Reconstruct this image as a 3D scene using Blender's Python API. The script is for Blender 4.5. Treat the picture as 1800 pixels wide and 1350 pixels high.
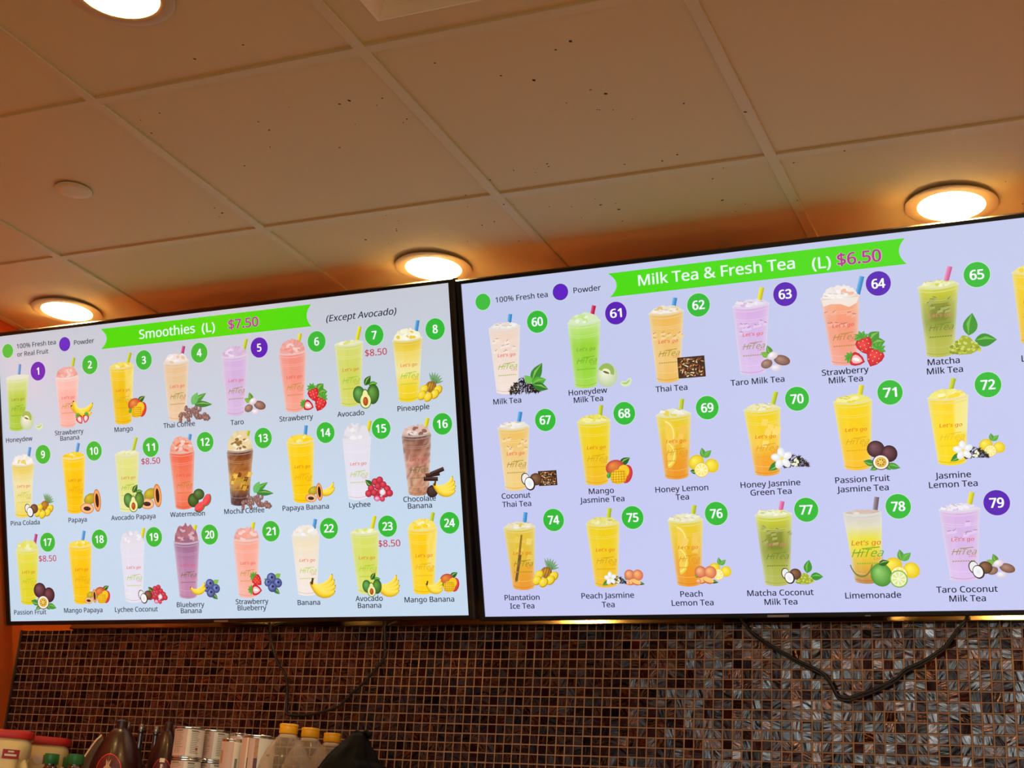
import bpy, bmesh, math, random
from mathutils import Matrix, Vector, Euler

for o in list(bpy.data.objects):
    bpy.data.objects.remove(o, do_unlink=True)
SC = bpy.context.scene
COL = SC.collection
rnd = random.Random(7)
CZ = 1.45            # eye height above the floor; heights below are written from eye level

# ------------------------------------------------------------------ camera
YAW, PITCH, ROLL, FPX = 0.4296, 0.3298, -0.0643, 2452.7
Rcam = Matrix.Rotation(YAW, 3, 'Z') @ Matrix.Rotation(PITCH, 3, 'X') @ Matrix.Rotation(ROLL, 3, 'Y')
cam_d = bpy.data.cameras.new('camera')
cam_d.sensor_width = 36.0
cam_d.lens = FPX * 36.0 / 1800.0
cam_d.clip_start = 0.05
cam = bpy.data.objects.new('camera', cam_d)
COL.objects.link(cam)
M3 = Matrix((Rcam.col[0], Rcam.col[2], -Rcam.col[1])).transposed()
cam.rotation_euler = M3.to_euler()
cam.location = (0, 0, 0)
SC.camera = cam

# ------------------------------------------------------------------ world, exposure
SC.view_settings.view_transform = 'Standard'
SC.view_settings.look = 'None'
SC.view_settings.gamma = 1.0
SC.view_settings.use_curve_mapping = False
SC.view_settings.exposure = 0.0
SC.cycles.use_denoising = True
SC.cycles.max_bounces = 10
SC.cycles.diffuse_bounces = 6
SC.cycles.glossy_bounces = 5
SC.cycles.transmission_bounces = 8
SC.cycles.transparent_max_bounces = 12
SC.cycles.sample_clamp_indirect = 15.0
DAY = 4.0                      # daylight outside the shop window
LAMP = 400.0                   # radiance of a downlight's lamp disc
LAMP_COL = (1.0, 0.67, 0.25)
world = bpy.data.worlds.new('daylight')
SC.world = world
world.use_nodes = True
bg = world.node_tree.nodes['Background']
wn = world.node_tree
w_tc = wn.nodes.new('ShaderNodeTexCoord'); w_sx = wn.nodes.new('ShaderNodeSeparateXYZ')
w_rp = wn.nodes.new('ShaderNodeValToRGB')
w_rp.color_ramp.elements[0].position = 0.49; w_rp.color_ramp.elements[0].color = (0.16, 0.13, 0.10, 1)     # street
w_rp.color_ramp.elements[1].position = 0.53; w_rp.color_ramp.elements[1].color = (0.95, 1.0, 0.97, 1)      # overcast sky
w_mp = wn.nodes.new('ShaderNodeMapRange'); w_mp.inputs[1].default_value = -1.0
wn.links.new(w_tc.outputs['Generated'], w_sx.inputs[0]); wn.links.new(w_sx.outputs['Z'], w_mp.inputs[0])
wn.links.new(w_mp.outputs[0], w_rp.inputs[0]); wn.links.new(w_rp.outputs[0], bg.inputs[0])
bg.inputs[1].default_value = DAY

# room, measured from the eye point
XL, XR, YB, YF, ZF, ZC = -2.906, 3.2, 3.098, -2.2, -1.45, 1.3787
WX0, WX1, WZ0, WZ1 = -2.3, 2.6, -0.9, 1.34        # shop window behind the viewer
pl = bpy.data.lights.new('window_portal', 'AREA')
pl.shape = 'RECTANGLE'
pl.size, pl.size_y = WX1 - WX0, WZ1 - WZ0
pl.cycles.is_portal = True
po = bpy.data.objects.new('window_portal', pl)
COL.objects.link(po)
po.location = ((WX0 + WX1) / 2, YF - 0.02, (WZ0 + WZ1) / 2)
po.rotation_euler = (math.radians(90), 0, 0)

# ------------------------------------------------------------------ helpers
def lin(c):
    r = []
    for v in c[:3]:
        v = max(0.0, min(255.0, v)) / 255.0
        r.append(v / 12.92 if v <= 0.04045 else ((v + 0.055) / 1.055) ** 2.4)
    return tuple(r)

def mat(name, col, rough=0.5, metal=0.0, spec=0.5, var=0.0, scale=40.0, bump=0.0, trans=0.0, ior=1.45, coat=0.0):
    m = bpy.data.materials.new(name)
    m.use_nodes = True
    nt = m.node_tree
    b = nt.nodes['Principled BSDF']
    b.inputs['Base Color'].default_value = (*col, 1)
    b.inputs['Roughness'].default_value = rough
    b.inputs['Metallic'].default_value = metal
    b.inputs['IOR'].default_value = ior
    b.inputs['Specular IOR Level'].default_value = spec
    b.inputs['Transmission Weight'].default_value = trans
    b.inputs['Coat Weight'].default_value = coat
    if var or bump:
        tc = nt.nodes.new('ShaderNodeTexCoord')
        n = nt.nodes.new('ShaderNodeTexNoise')
        n.inputs['Scale'].default_value = scale
        n.inputs['Detail'].default_value = 4
        nt.links.new(tc.outputs['Object'], n.inputs['Vector'])
        if var:
            mx = nt.nodes.new('ShaderNodeMix')
            mx.data_type = 'RGBA'
            mx.inputs[6].default_value = (*[c * (1 - var) for c in col], 1)
            mx.inputs[7].default_value = (*[min(1, c * (1 + var)) for c in col], 1)
            nt.links.new(n.outputs['Fac'], mx.inputs[0])
            nt.links.new(mx.outputs[2], b.inputs['Base Color'])
        if bump:
            bp = nt.nodes.new('ShaderNodeBump')
            bp.inputs['Strength'].default_value = bump
            bp.inputs['Distance'].default_value = 0.002
            nt.links.new(n.outputs['Fac'], bp.inputs['Height'])
            nt.links.new(bp.outputs['Normal'], b.inputs['Normal'])
    return m

def emit(name, col, strength):
    m = bpy.data.materials.new(name)
    m.use_nodes = True
    b = m.node_tree.nodes['Principled BSDF']
    b.inputs['Base Color'].default_value = (0.8, 0.8, 0.8, 1)
    b.inputs['Emission Color'].default_value = (*col, 1)
    b.inputs['Emission Strength'].default_value = strength
    return m

def obj(name, verts, faces, mats, parent=None, fmat=None, smooth=False, loc=None):
    me = bpy.data.meshes.new(name)
    me.from_pydata([tuple(v) for v in verts], [], faces)
    for m in (mats if isinstance(mats, (list, tuple)) else [mats]):
        me.materials.append(m)
    if fmat:
        me.polygons.foreach_set('material_index', fmat)
    if smooth:
        me.polygons.foreach_set('use_smooth', [True] * len(me.polygons))
    me.update()
    o = bpy.data.objects.new(name, me)
    COL.objects.link(o)
    if parent is not None:
        o.parent = parent
    if loc is not None:
        o.location = loc
    return o

def empty(name, loc, rot=(0, 0, 0)):
    o = bpy.data.objects.new(name, None)
    o.empty_display_size = 0.05
    COL.objects.link(o)
    o.location = loc
    o.rotation_euler = rot
    return o

def tag(o, label, cat=None, group=None, kind=None):
    o['label'] = label
    if cat: o['category'] = cat
    if group: o['group'] = group
    if kind: o['kind'] = kind
    return o

class Geo:
    """verts, faces and a material index per face of one mesh"""
    def __init__(s):
        s.v, s.f, s.m = [], [], []
    def add(s, vs, fs, mi=0):
        b = len(s.v)
        s.v += [tuple(p) for p in vs]
        s.f += [tuple(b + i for i in f) for f in fs]
        s.m += [mi] * len(fs)
    def box(s, x0, x1, y0, y1, z0, z1, mi=0):
        s.add([(x0, y0, z0), (x1, y0, z0), (x1, y1, z0), (x0, y1, z0), (x0, y0, z1), (x1, y0, z1), (x1, y1, z1), (x0, y1, z1)],
              [(0, 3, 2, 1), (4, 5, 6, 7), (0, 1, 5, 4), (1, 2, 6, 5), (2, 3, 7, 6), (3, 0, 4, 7)], mi)
    def lathe(s, prof, n=40, cx=0, cy=0, mi=0, rad=None, cap0=True, cap1=True):
        """prof: (radius, z) upwards; rad(angle, radius, z) may reshape"""
        b = len(s.v)
        for r, z in prof:
            for k in range(n):
                a = 2 * math.pi * k / n
                q = rad(a, r, z) if rad else r
                s.v.append((cx + q * math.cos(a), cy + q * math.sin(a), z))
        for i in range(len(prof) - 1):
            for k in range(n):
                s.f.append((b + i * n + k, b + i * n + (k + 1) % n, b + (i + 1) * n + (k + 1) % n, b + (i + 1) * n + k)); s.m.append(mi)
        if cap0: s.f.append(tuple(b + k for k in reversed(range(n)))); s.m.append(mi)
        if cap1: s.f.append(tuple(b + (len(prof) - 1) * n + k for k in range(n))); s.m.append(mi)
    def tube(s, pts, r, n=8, mi=0):
        b = len(s.v)
        N = len(pts)
        up = Vector((0, 1, 0))
        for i, p in enumerate(pts):
            t = (Vector(pts[min(i + 1, N - 1)]) - Vector(pts[max(i - 1, 0)])).normalized()
            u = t.cross(up)
            if u.length < 1e-4: u = t.cross(Vector((1, 0, 0)))
            u.normalize(); w = t.cross(u)
            for k in range(n):
                a = 2 * math.pi * k / n
                s.v.append(tuple(Vector(p) + (u * math.cos(a) + w * math.sin(a)) * r))
        for i in range(N - 1):
            for k in range(n):
                s.f.append((b + i * n + k, b + i * n + (k + 1) % n, b + (i + 1) * n + (k + 1) % n, b + (i + 1) * n + k)); s.m.append(mi)
        s.f.append(tuple(b + k for k in reversed(range(n)))); s.m.append(mi)
        s.f.append(tuple(b + (N - 1) * n + k for k in range(n))); s.m.append(mi)
    def build(s, name, mats, parent=None, smooth=False, loc=None):
        return obj(name, s.v, s.f, mats, parent, s.m, smooth, loc)

def autosmooth(o, ang=40):
    me = o.data
    me.polygons.foreach_set('use_smooth', [True] * len(me.polygons))
    bm = bmesh.new(); bm.from_mesh(me)
    bmesh.ops.recalc_face_normals(bm, faces=bm.faces)
    for e in bm.edges:
        e.smooth = not (len(e.link_faces) == 2 and e.calc_face_angle(0) > math.radians(ang))
    bm.to_mesh(me); bm.free()
    return o

def bevel(o, w, seg=2, ang=30):
    me = o.data
    bm = bmesh.new(); bm.from_mesh(me)
    bmesh.ops.recalc_face_normals(bm, faces=bm.faces)
    es = [e for e in bm.edges if len(e.link_faces) == 2 and e.calc_face_angle(0) > math.radians(ang)]
    bmesh.ops.bevel(bm, geom=es, offset=w, segments=seg, affect='EDGES', profile=0.5)
    bm.to_mesh(me); bm.free()
    return autosmooth(o)

def spline(pts, k=6):
    out = []
    P = [Vector(p) for p in pts]
    for i in range(len(P) - 1):
        a, b, c, d = P[max(i - 1, 0)], P[i], P[i + 1], P[min(i + 2, len(P) - 1)]
        for j in range(k):
            t = j / k
            out.append(0.5 * ((2 * b) + (c - a) * t + (2 * a - 5 * b + 4 * c - d) * t * t + (3 * b - a - 3 * c + d) * t ** 3))
    out.append(P[-1])
    return out

# ------------------------------------------------------------------ measurements (metres; millimetres on the screens)
SPECKS= [(-1.526,1.815,2),(-1.41,1.803,1),(-1.718,1.963,1),(-1.774,1.975,0),(-1.786,2.026,1),(-1.542,2.054,1),(-1.539,2.09,1),(-1.577,2.152,1),(-1.678,2.208,1),(-1.346,2.043,2),(-1.436,2.198,1),(-1.449,2.022,0),(-1.865,2.365,1),(-1.863,2.393,2),(-1.972,2.412,0),(-1.881,2.407,0),(-1.099,1.967,1),(-1.0,2.044,1),(-0.835,1.978,2),(-0.947,2.078,2),(-0.836,2.164,2),(-0.858,2.142,1),(-0.87,1.995,1),(-0.871,2.214,0),(-0.867,2.216,0),(-0.842,2.224,0),(-0.818,2.268,0),(-0.919,2.173,0),(-1.321,2.037,2),(-1.254,2.049,1),(-1.277,2.069,0),(-1.245,2.135,1),(-1.258,2.145,0),(-1.355,2.122,0),(-1.126,2.396,1),(-1.047,2.39,1),(-1.049,2.403,1),(-1.085,2.419,0),(-1.192,2.422,1),(-0.893,2.439,1),(-0.814,2.448,1),(-0.777,2.431,1),(-1.275,2.473,1),(-1.295,2.526,0),(-1.207,2.529,1),(-1.19,2.545,0),(-1.49,2.505,0),(-1.005,2.602,2),(-0.974,2.634,2),(-0.986,2.692,1),(-1.006,2.57,0),(-0.971,2.604,0),(-1.118,2.578,0),(-1.07,2.592,0),(-1.068,2.649,0),(-1.268,2.613,1),(-1.303,2.622,1),(-1.608,2.618,2),(-1.507,2.585,1),(-1.511,2.594,1),(-1.482,2.547,0),(-1.563,2.651,0),(-1.255,2.726,1),(-1.005,2.771,0),(-1.374,2.694,0),(-0.706,2.242,1),(-0.601,2.299,2),(-0.453,2.504,1),(-0.561,2.533,1),(-0.737,2.553,1),(-0.744,2.655,2),(-0.731,2.715,0),(-0.701,2.686,0),(-0.589,2.691,1),(-0.703,2.513,0),(-0.169,2.736,0),(-0.145,2.849,1)]
CORD1 = [(-2.055, 0.554), (-2.045, 0.5), (-2.018, 0.448), (-1.989, 0.413), (-1.979, 0.363), (-1.976, 0.327), (-1.968, 0.318), (-1.923, 0.318), (-1.882, 0.325), (-1.845, 0.334), (-1.819, 0.346), (-1.79, 0.375), (-1.76, 0.4), (-1.731, 0.432), (-1.709, 0.463), (-1.711, 0.498), (-1.716, 0.552)]
CORD2 = [(-0.805, 0.552), (-0.799, 0.539), (-0.783, 0.521), (-0.747, 0.495), (-0.706, 0.472), (-0.669, 0.452), (-0.631, 0.435), (-0.613, 0.419), (-0.602, 0.401), (-0.592, 0.383), (-0.572, 0.378), (-0.547, 0.385), (-0.505, 0.401), (-0.469, 0.42), (-0.448, 0.439), (-0.415, 0.454), (-0.385, 0.473), (-0.365, 0.488), (-0.343, 0.518), (-0.318, 0.55)]

# ------------------------------------------------------------------ room shell
M_orange = mat('orange_paint', (0.66, 0.12, 0.012), 0.55, var=0.06, scale=6, bump=0.05)
M_ceil = mat('ceiling_panel', (0.66, 0.57, 0.31), 0.6, var=0.03, scale=3, bump=0.03)
M_grid = mat('ceiling_grid_paint', (0.65, 0.565, 0.31), 0.45)
M_speck = mat('dark_speck', (0.03, 0.018, 0.012), 0.8)
M_floor = mat('floor_planks', (0.26, 0.175, 0.10), 0.45, var=0.25, scale=5)
M_cream = mat('cream_paint', (0.66, 0.52, 0.36), 0.6, var=0.04, scale=5)
M_dimwall = mat('dark_unseen_wall', (0.045, 0.017, 0.009), 0.5, var=0.3, scale=7)  # made-up dark finish on unseen walls, keeps reflections in the mosaic dark
M_dark = mat('dark_window_frame', (0.03, 0.03, 0.03), 0.4)

g = Geo(); g.box(XL - 0.2, XR + 0.2, YF - 0.2, YB + 0.2, ZF - 0.1, ZF)
tag(g.build('floor', M_floor), 'brown plank floor of the shop', kind='structure')
g = Geo(); g.box(XL - 0.12, XL, 1.45, YB + 0.12, ZF, ZC + 0.15); g.box(XL - 0.12, XL, YF - 0.15, 1.45, ZF, ZC + 0.15, 1)
tag(g.build('wall_left', [M_orange, M_dimwall]), 'orange painted side wall at the left of the menu screens, its unseen rear part darkened', kind='structure')
g = Geo(); g.box(XL, XR, YB + 0.004, YB + 0.12, ZF, ZC + 0.15)
tag(g.build('wall_back', M_orange), 'orange wall behind the menu screens above the mosaic', kind='structure')
g = Geo(); g.box(XR, XR + 0.12, YF - 0.15, YB + 0.12, ZF, ZC + 0.15)
tag(g.build('wall_right', M_cream), 'cream wall at the right end of the shop', kind='structure')
g = Geo()
for x0, x1, z0, z1 in ((XL, WX0, ZF, ZC + .15), (WX1, XR, ZF, ZC + .15), (WX0, WX1, ZF, WZ0), (WX0, WX1, WZ1, ZC + .15)):
    g.box(x0, x1, YF - 0.12, YF, z0, z1)
tag(g.build('wall_front', M_dimwall), 'front wall of the shop around its window', kind='structure')
g = Geo()
for k in range(5):
    x = WX0 + (WX1 - WX0 - 0.05) * k / 4
    g.box(x, x + 0.05, YF - 0.09, YF - 0.03, WZ0, WZ1)
for z in (WZ0, WZ1 - 0.05, 0.62):
    g.box(WX0, WX1, YF - 0.085, YF - 0.035, z, z + 0.05)
tag(g.build('window_1', M_dark), 'dark framed shop window behind the viewer', kind='structure')

# ceiling: lay-in panels with holes for the lamps, the vent and the cover plate
T = 0.6096
GX, GY = -1.8159, 1.8826
LIGHTS = [(-1.522, 1.590), (-2.655, 2.790), (-1.516, 2.800), (-0.285, 2.803)]
LIGHTS += [(-2.655, 1.59), (-0.30, 1.59), (0.93, 2.80), (2.15, 2.80), (0.93, 1.59), (2.15, 1.59), (-1.522, 0.37), (-0.30, 0.37), (0.93, 0.37), (2.15, 0.37)]  # unseen lamps added as fill light, spaced like the visible ones
VENT = (-1.130, -0.673, 1.350, 1.807)
g = Geo()
def panel(x0, x1, y0, y1, hole):
    z = ZC + 0.005
    if hole is None:
        g.add([(x0, y0, z), (x0, y1, z), (x1, y1, z), (x1, y0, z)], [(0, 1, 2, 3)])
        return
    cx, cy, ring = hole
    def edge(a):
        dx, dy = math.cos(a), math.sin(a)
        t = 1e9
        if dx > 1e-9: t = min(t, (x1 - cx) / dx)
        if dx < -1e-9: t = min(t, (x0 - cx) / dx)
        if dy > 1e-9: t = min(t, (y1 - cy) / dy)
        if dy < -1e-9: t = min(t, (y0 - cy) / dy)
        return (cx + dx * t, cy + dy * t)
    angs = [2 * math.pi * k / 64 for k in range(64)] + [math.atan2(b - cy, a - cx) % (2 * math.pi) for a in (x0, x1) for b in (y0, y1)]
    angs = sorted(set(round(a, 6) for a in angs))
    n = len(angs)
    vs = [(*ring(a), z) for a in angs] + [(*edge(a), z) for a in angs]
    g.add(vs, [(k, n + k, n + (k + 1) % n, (k + 1) % n) for k in range(n)])
def circ(c, r): return (c[0], c[1], lambda a: (c[0] + r * math.cos(a), c[1] + r * math.sin(a)))
def sq(b):
    cx, cy, h = (b[0] + b[1]) / 2, (b[2] + b[3]) / 2, (b[1] - b[0]) / 2
    def ring(a):
        t = h / max(abs(math.cos(a)), abs(math.sin(a)))
        return (cx + math.cos(a) * t, cy + math.sin(a) * t)
    return (cx, cy, ring)
for i in range(-2, 9):
    for j in range(-7, 2):
        x0, x1 = max(GX + i * T + .0118, XL), min(GX + (i + 1) * T - .0118, XR)
        y0, y1 = max(GY + j * T + .0118, YF), min(GY + (j + 1) * T - .0118, YB)
        if x1 - x0 < 0.01 or y1 - y0 < 0.01: continue
        h = None
        for c in LIGHTS:
            if x0 < c[0] < x1 and y0 < c[1] < y1: h = circ(c, 0.083)
        if x0 < VENT[0] < x1 and y0 < VENT[2] < y1: h = sq(VENT)
        panel(x0, x1, y0, y1, h)
for x, y, s in SPECKS:                                  # dark marks scattered on the panels
    n = 9; r = (0.0016, 0.0024, 0.0038)[s]
    a0 = rnd.random() * 3; e = 0.55 + 0.3 * rnd.random()
    onbar = min(abs((x - GX + 0.012) % T - 0.012), abs((y - GY + 0.012) % T - 0.012)) < 0.013
    zz = ZC + (0.0 if onbar else 0.005)
    ring = []
    for k in range(n):
        a = 2 * math.pi * k / n; q = r * (0.8 + 0.4 * rnd.random())
        u, v = q * math.cos(a), q * e * math.sin(a)
        ring.append((x + u * math.cos(a0) - v * math.sin(a0), y + u * math.sin(a0) + v * math.cos(a0), zz - 0.0002))
    g.add(ring + [(x, y, zz - 0.0012)], [((k + 1) % n, k, n) for k in range(n)], 1)
tag(g.build('ceiling', [M_ceil, M_speck]), 'cream lay-in ceiling panels with small dark marks', kind='structure')
# box above the panels closes the plenum
g = Geo(); g.box(XL - .12, XR + .12, YF - .15, YB + .12, ZC + 0.15, ZC + 0.2)
tag(g.build('ceiling', M_grid), 'slab above the ceiling panels', kind='structure')
g = Geo(); w = 0.0118
for i in range(-2, 10):
    x = GX + i * T
    if XL < x < XR: g.box(x - w, x + w, YF, YB + 0.003, ZC, ZC + 0.02)
for j in range(-7, 3):
    y = GY + j * T
    if YF < y < YB - 0.02: g.box(XL, XR, y - w, y + w, ZC + 0.0004, ZC + 0.02)
g.box(XL, XL + 0.02, YF, YB, ZC + 0.0006, ZC + 0.02)
g.box(XL, XR, YB - 0.02, YB + 0.004, ZC + 0.0006, ZC + 0.02)
tag(bevel(g.build('trim_1', M_grid), 0.0012, 1), 'cream metal grid holding the ceiling panels', kind='structure')

# ------------------------------------------------------------------ mosaic on the lower back wall
def mosaic_material():
    m = bpy.data.materials.new('copper_flecked_glass_tile'); m.use_nodes = True
    nt = m.node_tree; L = nt.links; b = nt.nodes['Principled BSDF']
    def N(t, **k):
        n = nt.nodes.new(t)
        for a, v in k.items(): setattr(n, a, v)
        return n
    at = N('ShaderNodeAttribute', attribute_name='tile')
    sp = N('ShaderNodeSeparateColor'); L.new(at.outputs['Color'], sp.inputs[0])
    tc = N('ShaderNodeTexCoord')
    ang = N('ShaderNodeMath', operation='MULTIPLY'); ang.inputs[1].default_value = 6.283
    L.new(sp.outputs[1], ang.inputs[0])
    vr = N('ShaderNodeVectorRotate', rotation_type='Y_AXIS')
    L.new(tc.outputs['Object'], vr.inputs['Vector']); L.new(ang.outputs[0], vr.inputs['Angle'])
    off = N('ShaderNodeVectorMath', operation='ADD')
    sc = N('ShaderNodeVectorMath', operation='SCALE'); sc.inputs['Scale'].default_value = 37.0
    L.new(at.outputs['Color'], sc.inputs[0])
    mp = N('ShaderNodeVectorMath', operation='MULTIPLY'); mp.inputs[1].default_value = (420, 60, 62)
    L.new(vr.outputs[0], mp.inputs[0]); L.new(mp.outputs[0], off.inputs[0]); L.new(sc.outputs[0], off.inputs[1])
    no = N('ShaderNodeTexNoise'); no.inputs['Scale'].default_value = 1.0; no.inputs['Detail'].default_value = 3; no.inputs['Distortion'].default_value = 1.2
    L.new(off.outputs[0], no.inputs['Vector'])
    ramp = N('ShaderNodeValToRGB'); ramp.color_ramp.elements[0].position = 0.50; ramp.color_ramp.elements[1].position = 0.64
    L.new(no.outputs['Fac'], ramp.inputs[0])
    amt = N('ShaderNodeMath', operation='MULTIPLY'); L.new(ramp.outputs[0], amt.inputs[0]); L.new(sp.outputs[2], amt.inputs[1])
    base = N('ShaderNodeMix', data_type='RGBA'); base.inputs[6].default_value = (0.003, 0.0008, 0.0006, 1); base.inputs[7].default_value = (0.026, 0.003, 0.0025, 1)
    L.new(sp.outputs[0], base.inputs[0])
    mx = N('ShaderNodeMix', data_type='RGBA'); mx.inputs[7].default_value = (0.36, 0.125, 0.045, 1)
    L.new(amt.outputs[0], mx.inputs[0]); L.new(base.outputs[2], mx.inputs[6]); L.new(mx.outputs[2], b.inputs['Base Color'])
    mm_ = N('ShaderNodeMath', operation='MULTIPLY'); mm_.inputs[1].default_value = 0.9
    L.new(amt.outputs[0], mm_.inputs[0]); L.new(mm_.outputs[0], b.inputs['Metallic'])
    rg = N('ShaderNodeMapRange'); rg.inputs[3].default_value = 0.06; rg.inputs[4].default_value = 0.28
    fr = N('ShaderNodeMath', operation='FRACT'); m7 = N('ShaderNodeMath', operation='MULTIPLY'); m7.inputs[1].default_value = 7.31
    L.new(sp.outputs[1], m7.inputs[0]); L.new(m7.outputs[0], fr.inputs[0]); L.new(fr.outputs[0], rg.inputs[0]); L.new(rg.outputs[0], b.inputs['Roughness'])
    b.inputs['IOR'].default_value = 1.95
    f2 = N('ShaderNodeMath', operation='FRACT'); m3 = N('ShaderNodeMath', operation='MULTIPLY'); m3.inputs[1].default_value = 13.7
    L.new(sp.outputs[1], m3.inputs[0]); L.new(m3.outputs[0], f2.inputs[0])
    n2 = N('ShaderNodeTexNoise'); n2.inputs['Scale'].default_value = 0.45; n2.inputs['Detail'].default_value = 4; n2.inputs['Distortion'].default_value = 0.8
    L.new(off.outputs[0], n2.inputs['Vector'])
    r2 = N('ShaderNodeMapRange'); r2.inputs[1].default_value = .38; r2.inputs[2].default_value = .66; r2.inputs[3].default_value = 0.02; r2.inputs[4].default_value = 0.8
    L.new(n2.outputs['Fac'], r2.inputs[0])
    f3 = N('ShaderNodeMath', operation='MULTIPLY'); L.new(f2.outputs[0], f3.inputs[0]); L.new(r2.outputs[0], f3.inputs[1])
    L.new(f3.outputs[0], b.inputs['Specular IOR Level'])
    bp = N('ShaderNodeBump'); bp.inputs['Strength'].default_value = 0.2; bp.inputs['Distance'].default_value = 0.0008
    L.new(no.outputs['Fac'], bp.inputs['Height']); L.new(bp.outputs['Normal'], b.inputs['Normal'])
    return m
M_tile = mosaic_material()
M_grout = mat('tan_grout', (0.42, 0.235, 0.13), 0.85, var=0.12, scale=60)
TP, TS = 0.02205, 0.0190
TX0, TZ0 = -2.9017, 0.5280
g = Geo(); cols = []
g.box(XL, 0.98, YB - 0.001, YB + 0.004, 0.0, 0.5398, 1); cols += [(0, 0, 0)] * 6
for j in range(-1, 25):
    z1 = TZ0 - j * TP - 0.0015; z0 = z1 - TS
    if j == -1: z1, z0 = 0.5395, TZ0 + 0.0015
    for i in range(0, 176):
        x0 = TX0 + i * TP + 0.0015; x1 = x0 + TS
        j1, j2 = rnd.uniform(-.0004, .0004), rnd.uniform(-.0004, .0004)
        x0 += j1; x1 += j1; a0, a1 = z0 + j2, z1 + j2
        tx, tz, d = rnd.gauss(0, .012), rnd.gauss(0, .015), rnd.uniform(-.0003, .0003)
        yf = YB - 0.0032 + d; e = 0.0007
        def y(x, z): return yf + (x - (x0 + x1) / 2) * tx + (z - (a0 + a1) / 2) * tz
        o4 = [(x0, a0), (x1, a0), (x1, a1), (x0, a1)]
        i4 = [(x0 + e, a0 + e), (x1 - e, a0 + e), (x1 - e, a1 - e), (x0 + e, a1 - e)]
        g.add([(x, y(x, z), z) for x, z in i4] + [(x, y(x, z) + .0008, z) for x, z in o4] + [(x, YB, z) for x, z in o4],
              [(0, 1, 2, 3)] + [(4 + k, 4 + (k + 1) % 4, (k + 1) % 4, k) for k in range(4)] + [(8 + k, 8 + (k + 1) % 4, 4 + (k + 1) % 4, 4 + k) for k in range(4)])
        c = (rnd.random() ** 1.5, rnd.random(), max(0.04, rnd.random() ** 2.1))
        cols += [c] * 9
mo = g.build('wall_mosaic', [M_tile, M_grout])
at = mo.data.attributes.new('tile', 'FLOAT_COLOR', 'FACE')
at.data.foreach_set('color', [v for c in cols for v in (*c, 1.0)])
tag(mo, 'dark brown glass mosaic wall with copper streaks below the menu screens', kind='structure')

M_bronze = mat('bronze_metal', (0.16, 0.10, 0.04), 0.12, metal=1.0, var=0.1, scale=90)
g = Geo()
g.add([(x, y, z) for x in (-2.716, 0.98) for y, z in ((YB, 0.5400), (3.0770, 0.5402), (3.0755, 0.5420), (3.0895, 0.5662), (YB, 0.5680))],
      [(k, 5 + k, 5 + (k + 1) % 5, (k + 1) % 5) for k in range(5)] + [(4, 3, 2, 1, 0), (5, 6, 7, 8, 9)])
tag(autosmooth(g.build('trim_2', M_bronze), 25), 'bronze metal strip along the top of the mosaic', kind='structure')
g = Geo(); g.box(XL + 0.0005, XL + 0.006, YB - 0.006, YB - 0.0005, 0.0, 0.541)
tag(g.build('trim_3', mat('shaded_edge', (0.05, 0.035, 0.025), 0.5)), 'edge strip coloured dark as shade where the mosaic meets the orange wall', kind='structure')  # shade along the mosaic's side edge put into the strip's dark colour
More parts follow.
